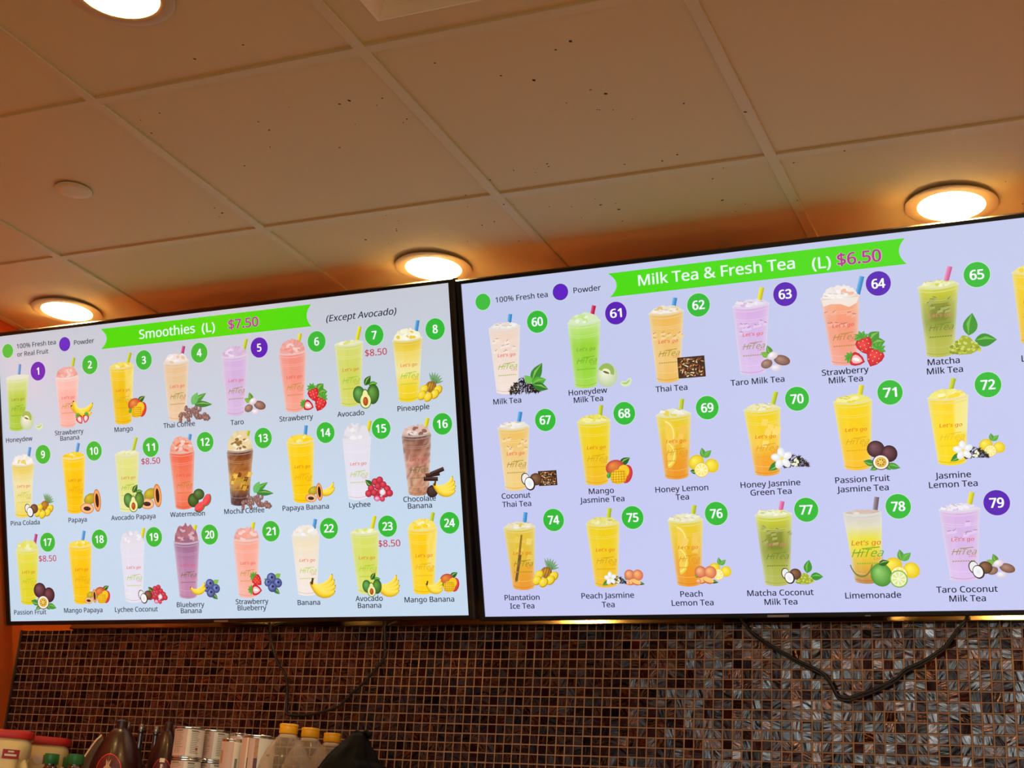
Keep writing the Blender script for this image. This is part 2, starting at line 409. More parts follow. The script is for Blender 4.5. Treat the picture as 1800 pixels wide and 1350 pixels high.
# ---- measured layout
DRINKS = [
  (1,(64,682,39),(54,537,20),(70,689),(75,719),(139,694,31),(107,557,82),[('Honeydew',63,508)]),
  (2,(241,670,46),(237,534,30),(263,702),(268,721),(322,697,28),(288,565,74),[('Strawberry',242,517),('Banana',243,501)]),
  (3,(429,682,45),(427,531,32),(449,686),(461,718),(505,694,28),(475,567,64),[('Mango',429,513)]),
  (4,(610,679,46),(605,528,28),(629,693),(638,720),(686,698,27),(666,554,108),[('Thai Coffee',612,513)]),
  (5,(797,680,46),(791,528,28),(825,688),(836,721),(874,695,29),(851,550,66),[('Taro',796,507)]),
  (6,(973,673,47),(972,526,32),(994,700),(1000,720),(1047,695,29),(1032,552,78),[('Strawberry',976,506)]),
  (7,(1140,680,46),(1136,528,33),(1163,685),(1175,721),(1214,696,28),(1183,551,74),[('Avocado',1136,506)],(1216,653)),
  (8,(1306,676,44),(1300,528,28),(1330,689),(1338,721),(1384,695,29),(1358,550,68),[('Pineapple',1313,508)]),
  (9,(69,437,41),(62,293,27),(90,454),(98,484),(143,461,27),(116,313,102),[('Pina Colada',71,274)]),
  (10,(250,447,46),(248,297,32),(262,457),(270,485),(322,460,28),(303,321,74),[('Papaya',257,275)]),
  (11,(433,445,47),(429,294,32),(452,447),(467,488),(513,459,28),(482,325,120),[('Avocado Papaya',446,275)],(511,422)),
  (12,(614,441,44),(613,293,29),(636,455),(644,486),(690,462,27),(662,311,74),[('Watermelon',624,276)]),
  (13,(798,434,41),(789,295,26),(819,463),(828,483),(871,461,27),(845,313,100),[('Mocha Coffee',803,277)]),
  (14,(982,445,44),(981,294,30),(997,456),(1002,485),(1058,463,27),(1036,316,96),[('Papaya Banana',989,278)]),
  (15,(1147,442,44),(1142,294,28),(1177,449),(1188,484),(1218,463,27),(1200,313,76),[('Lychee',1147,278)]),
  (16,(1315,442,44),(1312,297,30),(1338,446),(1349,480),(1388,463,27),(1374,318,84),[('Chocolate',1315,285),('Banana',1315,268)]),
  (17,(71,199,41),(68,50,30),(96,206),(106,241),(145,217,28),(122,68,84),[('Passion Fruit',74,25)],(142,172)),
  (18,(258,204,41),(257,49,31),(267,213),(275,244),(326,219,26),(309,67,88),[('Mango Papaya',261,28)]),
  (19,(436,205,45),(433,50,30),(466,207),(477,244),(509,219,27),(492,66,94),[('Lychee Coconut',441,28)]),
  (20,(614,202,42),(611,58,27),(634,213),(646,246),(689,219,27),(669,78,84),[('Blueberry',619,38),('Banana',620,22)]),
  (21,(803,203,45),(798,57,28),(821,222),(828,246),(879,221,27),(851,85,94),[('Strawberry',812,43),('Blueberry',811,27)]),
  (22,(982,206,45),(979,59,29),(1005,212),(1014,247),(1052,222,27),(1030,83,80),[('Banana',983,38)]),
  (23,(1154,207,42),(1154,60,27),(1174,212),(1186,248),(1220,221,27),(1196,79,108),[('Avocado',1158,45),('Banana',1158,28)],(1222,179)),
  (24,(1316,211,44),(1310,57,28),(1338,214),(1348,250),(1391,223,27),(1363,78,90),[('Mango Banana',1325,40)]),
  (60,(105,687,43),(101,534,30),(116,685),(123,719),(191,694,28),(161,561,102),[('Milk Tea',100,513)]),
  (61,(308,681,44),(302,533,31),(326,685),(336,718),(388,695,28),(371,552,86),[('Honeydew',306,520),('Milk Tea',306,502)]),
  (62,(508,684,44),(502,530,32),(524,686),(532,716),(585,694,26),(558,556,66),[('Thai Tea',508,512)]),
  (63,(704,680,40),(697,531,27),(721,682),(732,718),(782,698,25),(748,558,66),[('Taro Milk Tea',706,513)]),
  (64,(900,678,46),(899,536,27),(940,688),(950,719),(983,700,24),(946,560,84),[('Strawberry',899,519),('Milk Tea',899,501)]),
  (65,(1105,681,42),(1098,537,28),(1121,688),(1132,720),(1184,697,22),(1160,572,92),[('Matcha',1104,523),('Milk Tea',1105,504)]),
  (66,(1294,692,39),(1287,548,26),(1310,698),(1318,726),None,None,[('Lychee',1258,515)]),
  (67,(110,448,41),(105,303,29),(123,455),(131,485),(193,461,25),(165,324,98),[('Coconut',105,287),('Thai Tea',105,267)]),
  (68,(314,449,41),(311,306,27),(328,451),(335,486),(390,463,24),(366,329,68),[('Mango',321,288),('Jasmine Tea',321,268)]),
  (69,(507,451,40),(504,310,28),(522,447),(530,486),(587,462,24),(567,337,68),[('Honey Lemon',514,284),('Tea',514,265)]),
  (70,(711,449,39),(712,307,27),(732,449),(745,486),(790,467,21),(765,334,82),[('Honey Jasmine',717,285),('Green Tea',717,267)]),
  (71,(909,452,42),(909,309,28),(922,452),(931,486),(989,466,21),(960,333,72),[('Passion Fruit',917,285),('Jasmine Tea',916,265)]),
  (72,(1106,446,42),(1104,309,29),(1111,456),(1121,486),(1188,467,20),(1159,334,100),[('Jasmine',1104,284),('Lemon Tea',1103,265)]),
  (74,(106,210,40),(106,67,29),(118,211),(125,246),(195,225,24),(162,97,66),[('Plantation',101,45),('Ice Tea',100,25)]),
  (75,(317,211,41),(315,69,27),(330,215),(337,247),(391,223,24),(360,86,96),[('Peach Jasmine',317,46),('Tea',317,25)]),
  (76,(516,211,40),(514,67,28),(531,209),(540,245),(589,224,24),(569,93,86),[('Peach',518,46),('Lemon Tea',519,26)]),
  (77,(718,215,38),(715,64,25),(731,213),(740,245),(791,224,21),(767,86,90),[('Matcha Coconut',720,45),('Milk Tea',720,25)]),
  (78,(911,211,44),(912,65,26),(938,216),(944,245),(987,223,24),(965,88,94),[('Limemonade',920,36)]),
  (79,(1111,210,42),(1109,65,26),(1128,208),(1139,246),(1186,222,22),(1164,90,94),[('Taro Coconut',1113,45),('Milk Tea',1113,26)]),
]
HEAD = {1: [
   ('100% Fresh tea', 137, 770, 140, 12.5, 'k'),
   ('or Real Fruit', 123, 747, 112, 12.5, 'k'),
   ('Powder', 306, 762, 70, 12.5, 'k'),
   ('Smoothies', 585, 764, 183, 24, 'w'),
   ('(L)', 719, 762, 42, 24, 'w'),
   ('$7.50', 829, 763, 93, 24, 'm'),
   ('(Except Avocado)', 1180, 750, 201, 16, 'i'),
], 2: [
   ('100% Fresh tea', 155, 756, 135, 12.5, 'k'),
   ('Powder', 322, 758, 68, 12.5, 'k'),
   ('Milk Tea & Fresh Tea', 628, 764, 361, 24, 'w'),
   ('(L)', 866, 758, 41, 24, 'w'),
   ('$6.50', 947, 760, 93, 25, 'm'),
]}
RIB = [[(365, 791), (384, 762), (364, 736), (1034, 735), (1022, 764), (1037, 791)], [(376, 788), (395, 760), (377, 733), (1045, 735), (1031, 767), (1045, 790)]]
DOTS = [[(33,760),(238,761)],[(54,755),(255,758)]]

# ------------------------------------------------------------------ the two menu screens
def display_material():
    m = bpy.data.materials.new('menu_display'); m.use_nodes = True
    nt = m.node_tree; b = nt.nodes['Principled BSDF']
    a = nt.nodes.new('ShaderNodeAttribute'); a.attribute_name = 'ink'
    b.inputs['Base Color'].default_value = (0.01, 0.01, 0.01, 1)
    b.inputs['Roughness'].default_value = 0.35
    b.inputs['Specular IOR Level'].default_value = 0.25
    nt.links.new(a.outputs['Color'], b.inputs['Emission Color'])
    b.inputs['Emission Strength'].default_value = 1.08
    b.inputs['Coat Weight'].default_value = 1.0      # the front glass over the picture
    b.inputs['Coat IOR'].default_value = 1.6
    b.inputs['Coat Roughness'].default_value = 0.3
    return m
M_disp = display_material()

class Ink:
    """flat shapes of the lit picture, in millimetres on the screen, one above the other"""
    def __init__(s):
        s.v, s.f, s.c, s.n = [], [], [], 0
        s.T = [(0, 0, 1, 0, False)]
    def push(s, x, y, k=1, a=0, flip=False): s.T.append((x, y, k, a, flip))
    def pop(s): s.T.pop()
    def tr(s, p):
        x, y = p
        for ox, oy, k, a, fl in reversed(s.T):
            if fl: x = -x
            ca, sa = math.cos(a), math.sin(a)
            x, y = ox + k * (x * ca - y * sa), oy + k * (x * sa + y * ca)
        return x, y
    def mesh(s, pts, faces, cols):
        """cols: one colour, or one per point"""
        d = -(0.3 + 0.01 * s.n); s.n += 1
        b = len(s.v)
        for p in pts:
            x, y = s.tr(p); s.v.append((x / 1000, d / 1000, y / 1000))
        one = not isinstance(cols[0], (tuple, list))
        lc = lin(cols) if one else [lin(c) for c in cols]
        for f in faces:
            # face the viewer
            A = sum(s.v[b + f[i]][0] * s.v[b + f[(i + 1) % len(f)]][2] - s.v[b + f[(i + 1) % len(f)]][0] * s.v[b + f[i]][2] for i in range(len(f)))
            if A < 0: f = tuple(reversed(f))
            s.f.append(tuple(b + i for i in f))
            for i in f: s.c += [*(lc if one else lc[i]), 1.0]
    def poly(s, pts, col): s.mesh(pts, [tuple(range(len(pts)))], col)
    def ell(s, cx, cy, rx, ry, col, rot=0, hi=None, n=18, hx=-.3, hy=.35):
        ca, sa = math.cos(rot), math.sin(rot)
        def q(u, v): return (cx + u * ca - v * sa, cy + u * sa + v * ca)
        ring = [q(rx * math.cos(2 * math.pi * k / n), ry * math.sin(2 * math.pi * k / n)) for k in range(n)]
        if hi is None: s.poly(ring, col)
        else: s.mesh(ring + [(cx + rx * hx, cy + ry * hy)], [(k, (k + 1) % n, n) for k in range(n)], [col] * n + [hi])
    def build(s, name, parent, label=None):
        o = obj(name, s.v, s.f, M_disp, parent)
        a = o.data.attributes.new('ink', 'FLOAT_COLOR', 'CORNER')
        a.data.foreach_set('color', s.c)
        if label: o['label'] = label
        return o

_tc = {}
try:                                     # a plain sans-serif that comes with the program
    import os
    FONT = bpy.data.fonts.load(os.path.join(bpy.utils.resource_path('LOCAL'), 'datafiles', 'fonts', 'NotoSansMath-Regular.woff2'))
except Exception:
    FONT = None
CAPH = None
def _raw(txt, res):
    cu = bpy.data.curves.new('line', 'FONT'); cu.body = txt; cu.size = 1; cu.resolution_u = res
    cu.fill_mode = 'BOTH'
    if FONT: cu.font = FONT
    o = bpy.data.objects.new('line', cu); COL.objects.link(o)
    me = bpy.data.meshes.new_from_object(o.evaluated_get(bpy.context.evaluated_depsgraph_get()))
    vs = [(v.co.x, v.co.y) for v in me.vertices]; fs = [tuple(p.vertices) for p in me.polygons]
    bpy.data.objects.remove(o, do_unlink=True); bpy.data.curves.remove(cu); bpy.data.meshes.remove(me)
    return vs, fs
def glyphs(txt, res=3):
    """a line of writing as flat shapes: capital height 1, centred, baseline at -0.5"""
    global CAPH
    if CAPH is None: CAPH = max(v[1] for v in _raw('H', 2)[0])
    k = (txt, res)
    if k not in _tc:
        vs, fs = _raw(txt, res)
        x0, x1 = min(v[0] for v in vs), max(v[0] for v in vs)
        _tc[k] = ([((x - (x0 + x1) / 2) / CAPH, y / CAPH - 0.5) for x, y in vs], fs, (x1 - x0) / CAPH)
    return _tc[k]

def write(I, txt, x, y, cap, col, bold=0.0, width=None, sq=0.86, shear=0.0, res=3, left=False):
    """bold: how far the strokes are thickened, in capital heights"""
    vs, fs, w = glyphs(txt, res)
    sx = (width - 2 * bold * cap) / (w * cap) if width else sq
    dx = w * cap * sx / 2 if left else 0
    pts, fcs = [], []
    for ox, oy in (((0, 0),) if not bold else ((-bold, 0), (bold, 0), (0, bold * .55), (0, -bold * .55), (-bold * .7, bold * .45), (bold * .7, bold * .45), (-bold * .7, -bold * .45), (bold * .7, -bold * .45))):
        b = len(pts)
        pts += [(x + dx + (px * sx + shear * py + ox) * cap, y + (py + oy) * cap) for px, py in vs]
        fcs += [tuple(b + i for i in f) for f in fs]
    I.mesh(pts, fcs, col)

INK_K = (24, 24, 42)
# ---- pictures of the ingredients, drawn about one unit wide
GR, DG, LG = (70, 150, 50), (35, 95, 35), (130, 190, 80)
def leaf(I, x, y, L, w, a, c=GR, c2=LG):
    n = 8
    up = [(L * t, w * math.sin(math.pi * t ** .8) * .5) for t in [k / n for k in range(n + 1)]]
    dn = [(L * t, -w * math.sin(math.pi * t ** .8) * .5) for t in [k / n for k in range(n, -1, -1)]]
    I.push(x, y, 1, a); I.poly(up + dn[1:-1], c)
    I.poly([(0, 0), (L * .5, w * .06), (L, 0), (L * .5, w * .28)], c2); I.pop()
def banana1(I, x, y, s, a, c=(250, 215, 55)):
    n = 9; R = .62; pts = []; inn = []
    for k in range(n + 1):
        t = k / n; th = math.radians(205 + 110 * t); w = .17 * math.sin(math.pi * (.12 + .78 * t)) + .01
        pts.append(((R + w) * math.cos(th), (R + w) * math.sin(th) + R)); inn.append(((R - w * .6) * math.cos(th), (R - w * .6) * math.sin(th) + R))
    mid = [((p[0] + q[0]) / 2, (p[1] + q[1]) / 2) for p, q in zip(pts, inn)]
    I.push(x, y, s, a)
    m = n + 1
    I.mesh(pts + mid + inn, [(k, k + 1, m + k + 1, m + k) for k in range(n)] + [(m + k, m + k + 1, 2 * m + k + 1, 2 * m + k) for k in range(n)],
           [(205, 160, 20)] * m + [c] * m + [(255, 232, 110)] * m)
    I.ell(*mid[0], .04, .035, (70, 50, 20), n=8); I.ell(*mid[-1], .025, .02, (90, 70, 20), n=8)
    I.pop()
def bananas(I):
    for a, x, y, s in ((.55, .02, -.02, .78), (.28, .0, -.14, .84), (.05, -.03, -.24, .86), (-.2, -.08, -.32, .84)):
        banana1(I, x + .05, y + .02, s, a)
    I.poly([(-.50, .0), (-.42, -.01), (-.37, .19), (-.44, .21)], (70, 55, 20))
def strawb(I, x, y, s, a=0, half=False):
    I.push(x, y, s, a)
    pts = [(-.42, .25), (-.25, .42), (0, .45), (.25, .42), (.42, .25), (.4, 0), (.25, -.28), (0, -.5), (-.25, -.28), (-.4, 0)]
    I.mesh(pts + [(-.1, .1)], [(k, (k + 1) % 10, 10) for k in range(10)], [(195, 20, 40)] * 10 + [(245, 70, 75)])
    if half:
        I.poly([(px * .62, py * .7) for px, py in pts], (250, 190, 190)); I.ell(0, .05, .1, .22, (255, 240, 235), n=10)
    else:
        for k in range(9): I.ell(-.22 + .22 * (k % 3), .25 - .22 * (k // 3), .025, .035, (250, 210, 120), n=6)
    for k in range(5): leaf(I, 0, .42, .4, .2, math.radians(10 + 40 * k), (70, 160, 50))
    I.pop()
def strawberries(I):
    leaf(I, .1, .22, .35, .3, .7); leaf(I, .15, .15, .35, .28, .1)
    strawb(I, -.02, .12, .5, .3); strawb(I, .2, -.2, .52, -.5); strawb(I, -.24, -.22, .42, 1.2, True)
def mango(I):
    leaf(I, .05, .25, .45, .25, .5, DG)
    I.ell(-.12, .16, .34, .26, (190, 45, 60), .2, (235, 150, 60)); I.ell(.27, -.08, .22, .32, (200, 40, 60), -.3, (240, 110, 60))
    I.ell(.18, .02, .2, .22, (245, 200, 40), -.4)
    I.ell(-.02, -.16, .3, .25, (235, 185, 20), .1, (255, 225, 60))
    for k in range(-2, 3):
        I.poly([(-.02 + k * .1 - .012, -.36), (-.02 + k * .1 + .012, -.36), (.0 + k * .09 + .012, .04), (.0 + k * .09 - .012, .04)], (205, 140, 10))
        I.poly([(-.28, -.16 + k * .085 - .01), (.24, -.16 + k * .085 - .01), (.24, -.16 + k * .085 + .01), (-.28, -.16 + k * .085 + .01)], (205, 140, 10))
    leaf(I, -.4, -.2, .25, .15, 1.2)
def beans(I):
    r = random.Random(3)
    leaf(I, -.1, .1, .5, .16, .5, (60, 150, 60)); leaf(I, -.05, .1, .55, .16, -.1, (40, 130, 60)); leaf(I, -.1, .08, .35, .2, 1.0, (90, 190, 110))
    for k in range(46):
        t = r.random(); x = -.48 + .86 * t; h = .36 * math.sin(math.pi * min(1, .15 + .8 * t))
        y = -.3 + h * r.random() * (1 if x < .2 else .7)
        a = r.random() * 3
        I.ell(x, y, .066, .046, (98, 62, 58), a, (200, 160, 148), n=9); I.poly([(x - .045 * math.cos(a), y - .045 * math.sin(a)), (x + .045 * math.cos(a), y + .045 * math.sin(a)), (x + .01, y + .012)], (45, 22, 20))
def taro(I):
    leaf(I, -.1, .12, .38, .22, 1.9, (90, 150, 50)); leaf(I, -.2, .1, .3, .2, 2.6, (120, 180, 60))
    I.ell(-.28, -.14, .2, .15, (120, 85, 70), .3, (185, 150, 135)); I.ell(.24, -.06, .28, .17, (115, 75, 60), -.3, (180, 140, 125))
    I.ell(-.06, .12, .2, .13, (210, 195, 205), .4, (252, 248, 252)); I.ell(.02, -.3, .2, .13, (205, 195, 215), 0, (245, 243, 250))
def avocado(I):
    leaf(I, -.05, .3, .4, .24, .9, DG); leaf(I, .1, .3, .35, .2, .1)
    I.ell(-.28, .0, .24, .3, (35, 95, 40), .2, (110, 180, 90)); I.ell(.25, -.02, .24, .34, (30, 85, 30), -.1, (110, 170, 70))
    I.ell(-.05, -.22, .23, .27, (80, 120, 40)); I.ell(-.05, -.02, .13, .2, (80, 120, 40))
    I.ell(-.05, -.22, .2, .24, (235, 235, 160)); I.ell(-.05, -.04, .105, .18, (235, 235, 160))
    I.ell(-.05, -.24, .1, .15, (150, 60, 20), 0, (215, 110, 50))
def pineapple(I):
    for k in range(7): leaf(I, .18, .2, .42, .09, .1 + .3 * k, (100, 150, 100), (170, 200, 150))
    I.ell(.08, .08, .22, .2, (150, 95, 30), .3, (215, 160, 60))
    for k in range(4): I.poly([(-.1 + .1 * k, -.04), (-.08 + .1 * k, -.04), (.04 + .1 * k, .26), (.02 + .1 * k, .26)], (110, 70, 20))
    for x, y in ((-.2, .0), (-.3, -.2), (.36, -.06), (.22, -.2), (-.05, -.28)):
        I.ell(x, y, .2, .15, (190, 150, 20), .7); I.ell(x - .02, y + .015, .18, .13, (235, 200, 20), .7, (255, 236, 90)); I.ell(x - .02, y + .015, .05, .04, (235, 220, 120), .7, n=8)
def coconut(I):
    I.ell(.2, .05, .28, .26, (75, 48, 30), 0, (150, 105, 75)); I.ell(-.26, .08, .2, .27, (60, 38, 28), .2); I.ell(-.25, .08, .17, .23, (235, 235, 235), .2)
    I.ell(-.08, -.12, .24, .29, (60, 38, 28), .25); I.ell(-.1, -.11, .19, .24, (250, 250, 250), .25, (225, 228, 230), hx=.1, hy=-.1)
def papaya(I):
    I.ell(-.02, .12, .3, .2, (150, 150, 30), .3, (225, 190, 60))
    I.ell(.3, .05, .18, .42, (205, 110, 45), .05); I.ell(.3, .05, .15, .38, (240, 165, 95), .05); I.ell(.3, .05, .08, .26, (35, 22, 20), .05)
    I.ell(-.18, -.22, .32, .2, (215, 140, 80), -.1); I.ell(-.18, -.22, .28, .165, (245, 190, 140), -.1); I.ell(-.18, -.23, .17, .08, (30, 20, 20), -.1)
    for k in range(7): I.ell(-.3 + .04 * k, -.23 + .03 * (k % 2), .018, .016, (90, 80, 80), n=6)
def melonball(I):
    I.ell(-.25, .0, .24, .25, (25, 65, 25), 0, (80, 130, 60)); I.ell(.0, .2, .24, .2, (30, 70, 30), 0, (95, 140, 70))
    for x, y, a in ((.0, -.22, .5), (.3, .0, .9)):
        I.push(x, y, 1, a); I.poly([(.26 * math.cos(t), .26 * math.sin(t) * .8) for t in [math.pi + math.pi * k / 10 for k in range(11)]], (60, 120, 50))
        I.poly([(.23 * math.cos(t), .23 * math.sin(t) * .8 + .01) for t in [math.pi + math.pi * k / 10 for k in range(11)]], (230, 60, 70)); I.ell(0, .02, .23, .1, (240, 85, 90)); I.pop()
def lychees(I):
    leaf(I, -.2, .1, .35, .2, 2.4, DG)
    r = random.Random(5)
    for x, y in ((-.1, .25), (.08, .3), (-.25, .05), (.0, .1), (.2, .14), (.34, .0), (-.36, -.12), (-.15, -.1), (.08, -.08), (.26, -.16), (.42, -.14), (-.05, -.27)):
        I.ell(x, y, .13, .12, (165, 20, 50), 0, (235, 80, 95), n=12)
    I.ell(.16, -.1, .11, .1, (225, 200, 210), 0, (255, 250, 250), n=12); I.ell(-.05, -.3, .11, .08, (215, 90, 150), 0, (250, 210, 230), n=12); I.ell(.14, -.32, .1, .09, (190, 30, 70), 0, (240, 110, 120), n=12)
def choc(I):
    for x, y, a in ((-.25, .28, .1), (-.1, .36, .3), (-.32, .16, -.05)):
        I.push(x, y, 1, a); I.poly([(-.22, -.06), (.24, -.06), (.24, .06), (-.22, .06)], (45, 25, 25)); I.poly([(-.2, .0), (.22, .0), (.22, .05), (-.2, .05)], (85, 55, 50)); I.pop()
    I.ell(-.28, -.2, .2, .18, (45, 30, 28), .4, (85, 60, 55), n=9)
    I.push(.16, -.04, .78); bananas(I); I.pop()
def passion(I):
    leaf(I, -.2, -.25, .35, .2, 2.8, (50, 140, 60)); leaf(I, .15, -.28, .4, .2, -.3, (60, 150, 60)); leaf(I, .1, -.26, .24, .16, -.9, (60, 140, 50)); leaf(I, -.1, -.3, .28, .16, 3.6)
    I.ell(-.14, .2, .26, .25, (45, 18, 30), 0, (130, 85, 95)); I.ell(.24, .04, .24, .25, (45, 15, 28), 0, (125, 75, 85))
    I.ell(-.02, -.2, .25, .23, (90, 40, 45)); I.ell(-.02, -.2, .225, .205, (250, 238, 225)); I.ell(-.02, -.2, .165, .15, (215, 165, 40), 0, (245, 215, 110))
    for k in range(7): I.ell(-.02 + .09 * math.cos(k * .9), -.2 + .08 * math.sin(k * .9), .022, .018, (70, 55, 30), n=6)
def blueberries(I):
    leaf(I, .05, -.2, .45, .25, -.7, (50, 120, 60)); leaf(I, .15, .2, .4, .25, .5, LG); leaf(I, -.1, .0, .35, .2, 2.5, (90, 170, 70))
    for x, y, r in ((.0, .22, .24), (.32, .0, .22), (.02, -.18, .23), (-.2, .02, .18)):
        I.ell(x, y, r, r * .95, (35, 50, 115), 0, (125, 155, 220)); I.ell(x + .03, y + .03, r * .32, r * .28, (30, 38, 80), n=8)
def tea(I, black=(22, 18, 18), seed=2, n=80):
    r = random.Random(seed)
    for k in range(n):
        t = r.random(); x = -.48 + .9 * t; h = .42 * math.sin(math.pi * min(1, .1 + .85 * t)); y = -.24 + h * r.random(); a = r.random() * 3.1; L = .05 + .05 * r.random(); w = .018
        d = r.random(); c = black if d < .8 else (85, 70, 62)
        I.poly([(x - L * math.cos(a), y - L * math.sin(a)), (x + w * math.sin(a), y - w * math.cos(a)), (x + L * math.cos(a), y + L * math.sin(a)), (x - w * math.sin(a), y + w * math.cos(a))], c)
def milktea(I):
    I.push(-.12, -.12, .82); tea(I, n=190); I.pop()
    leaf(I, .05, -.08, .52, .26, .95, (55, 135, 50)); leaf(I, .05, -.12, .38, .24, .2, (80, 170, 60)); leaf(I, .08, -.14, .4, .2, -.35, (45, 120, 45)); leaf(I, .05, -.1, .25, .18, 2.3, (110, 190, 80))
def teamix(I):
    r = random.Random(9)
    I.poly([(-.48, -.36), (.48, -.36), (.48, .36), (-.48, .36)], (60, 38, 26))
    for k in range(170):
        x, y, a, L = r.uniform(-.42, .42), r.uniform(-.31, .31), r.random() * 3.1, .03 + .05 * r.random(); w = .022
        c = r.choice([(110, 60, 35), (30, 18, 14), (200, 160, 90), (235, 220, 180), (140, 80, 40), (70, 40, 25), (165, 70, 40)])
        I.poly([(x - L * math.cos(a), y - L * math.sin(a)), (x + w * math.sin(a), y - w * math.cos(a)), (x + L * math.cos(a), y + L * math.sin(a)), (x - w * math.sin(a), y + w * math.cos(a))], c)
def matcha(I):
    leaf(I, -.02, .0, .52, .32, 1.35, (60, 150, 50), (110, 190, 80)); leaf(I, .1, -.12, .48, .3, -.05, (55, 145, 45), (110, 190, 80))
    r = random.Random(4)
    I.poly([(-.48, -.34), (-.42, -.2), (-.3, -.12), (-.15, .02), (-.02, -.02), (.08, -.14), (.18, -.22), (.22, -.32), (.0, -.42), (-.25, -.42)], (165, 175, 50))
    for k in range(60):
        t = r.random(); x = -.45 + .64 * t; h = .36 * math.sin(math.pi * (.1 + .8 * t)); y = -.38 + h * r.random()
        I.ell(x, y, .04, .03, r.choice([(190, 200, 80), (140, 150, 35), (205, 215, 110), (165, 175, 45)]), n=6)
def lemonslice(I, x, y, r, rim=(235, 200, 30), flesh=(248, 230, 110)):
    I.ell(x, y, r, r, rim); I.ell(x, y, r * .88, r * .88, (252, 246, 215))
    for k in range(8):
        a = k * math.pi / 4 + .2
        I.poly([(x + r * .1 * math.cos(a), y + r * .1 * math.sin(a)), (x + r * .78 * math.cos(a - .3), y + r * .78 * math.sin(a - .3)), (x + r * .8 * math.cos(a), y + r * .8 * math.sin(a)), (x + r * .78 * math.cos(a + .3), y + r * .78 * math.sin(a + .3))], flesh)
def lemon(I):
    leaf(I, .05, .2, .34, .2, 1.7, (80, 160, 60)); leaf(I, .05, .2, .36, .2, .7, (90, 175, 70)); leaf(I, -.2, -.25, .25, .18, 3.0, DG)
    I.ell(-.22, .06, .28, .24, (225, 190, 10), .5, (255, 240, 90)); I.ell(.3, -.08, .24, .23, (230, 195, 10), -.6, (255, 240, 90))
    lemonslice(I, -.06, -.2, .25)
def lime(I):
    I.push(.18, .05, .78); lemon(I); I.pop()
    I.ell(-.26, -.1, .24, .27, (60, 140, 40), .2, (150, 210, 110)); leaf(I, -.3, .15, .25, .14, .2, DG)
    I.ell(.12, -.2, .2, .2, (110, 170, 50)); lemonslice(I, .12, -.2, .19, (150, 195, 80), (215, 232, 150))
def jasmine(I, x, y, s):
    leaf(I, x - .1 * s, y - .2 * s, .8 * s, .4 * s, 3.7, (60, 130, 50))
    for k in range(5):
        a = .4 + k * 2 * math.pi / 5
        I.ell(x + .3 * s * math.cos(a), y + .3 * s * math.sin(a), .3 * s, .2 * s, (222, 224, 226), a, (255, 255, 255), n=12)
    I.ell(x, y, .1 * s, .1 * s, (240, 220, 110), n=8)
def jastea(I):
    I.push(.17, .0, .74); tea(I, (26, 20, 18), 6, 200); I.pop()
    for x, y in ((.1, -.05), (.22, -.1), (.12, -.18), (.02, -.12)): leaf(I, x, y, .14, .07, x * 9, (225, 230, 190), (250, 250, 235))
    jasmine(I, -.22, .06, .5)
def peach(I):
    leaf(I, .15, -.26, .4, .16, -.2, DG); leaf(I, -.3, -.1, .22, .14, 2.5)
    I.ell(-.2, .12, .26, .26, (205, 90, 65), 0, (250, 190, 130)); I.ell(.22, .1, .27, .27, (215, 100, 70), 0, (250, 190, 120))
    for x, y, a in ((-.12, -.2, .4), (.12, -.22, -.3)):
        I.push(x, y, 1, a); I.poly([(.24 * math.cos(t), .24 * math.sin(t) * .7) for t in [math.pi + math.pi * k / 10 for k in range(11)]], (210, 110, 60)); I.ell(0, .0, .235, .1, (252, 195, 110)); I.pop()
    I.ell(-.32, -.26, .12, .1, (225, 120, 80), 0, (255, 220, 170), n=10)
def honeydew(I):
    I.ell(-.18, .02, .3, .32, (190, 205, 160), 0, (240, 244, 222)); I.push(-.2, .1, 1, -.4)
    I.poly([(.23 * math.cos(t), .25 * math.sin(t)) for t in [math.pi * k / 10 for k in range(11)]], (150, 185, 90)); I.ell(0, .02, .12, .08, (235, 238, 200)); I.ell(.0, .0, .1, .03, (110, 100, 60), n=8); I.pop()
    I.push(.33, -.16, .5, .3); I.poly([(.34 * math.cos(t), .34 * math.sin(t)) for t in [math.pi + math.pi * k / 10 for k in range(11)]] + [(.2, .06), (0, -.06), (-.2, .06)], (215, 228, 180)); I.poly([(-.28, -.02), (0, -.12), (.28, -.02), (.15, -.14), (0, -.2), (-.15, -.14)], (165, 195, 100)); I.pop()
def two(a, b, sa=.62, sb=.62, ax=-.22, bx=.2, ay=-.04, by=0):
    def f(I):
        I.push(bx, by, sb); b(I); I.pop(); I.push(ax, ay, sa); a(I); I.pop()
    return f
def flat_straw(I): strawb(I, 0, 0, .8, 1.3, True); leaf(I, -.3, .2, .3, .2, 2)
def bans(I):
    for a, x, y, s in ((.5, .05, .05, .9), (.15, .0, -.08, .9)): banana1(I, x, y, s, a)
def bluestraw(I):
    I.push(.24, .04, .62); blueberries(I); I.pop(); strawb(I, -.22, .12, .36, .8); strawb(I, -.26, -.14, .36, 1.5, True)
def banstraw(I):
    banana1(I, .12, .1, .95, .2); banana1(I, .0, .0, .9, -.35); strawb(I, -.12, -.22, .36, .5, True); strawb(I, .16, -.2, .34, -.3, True)
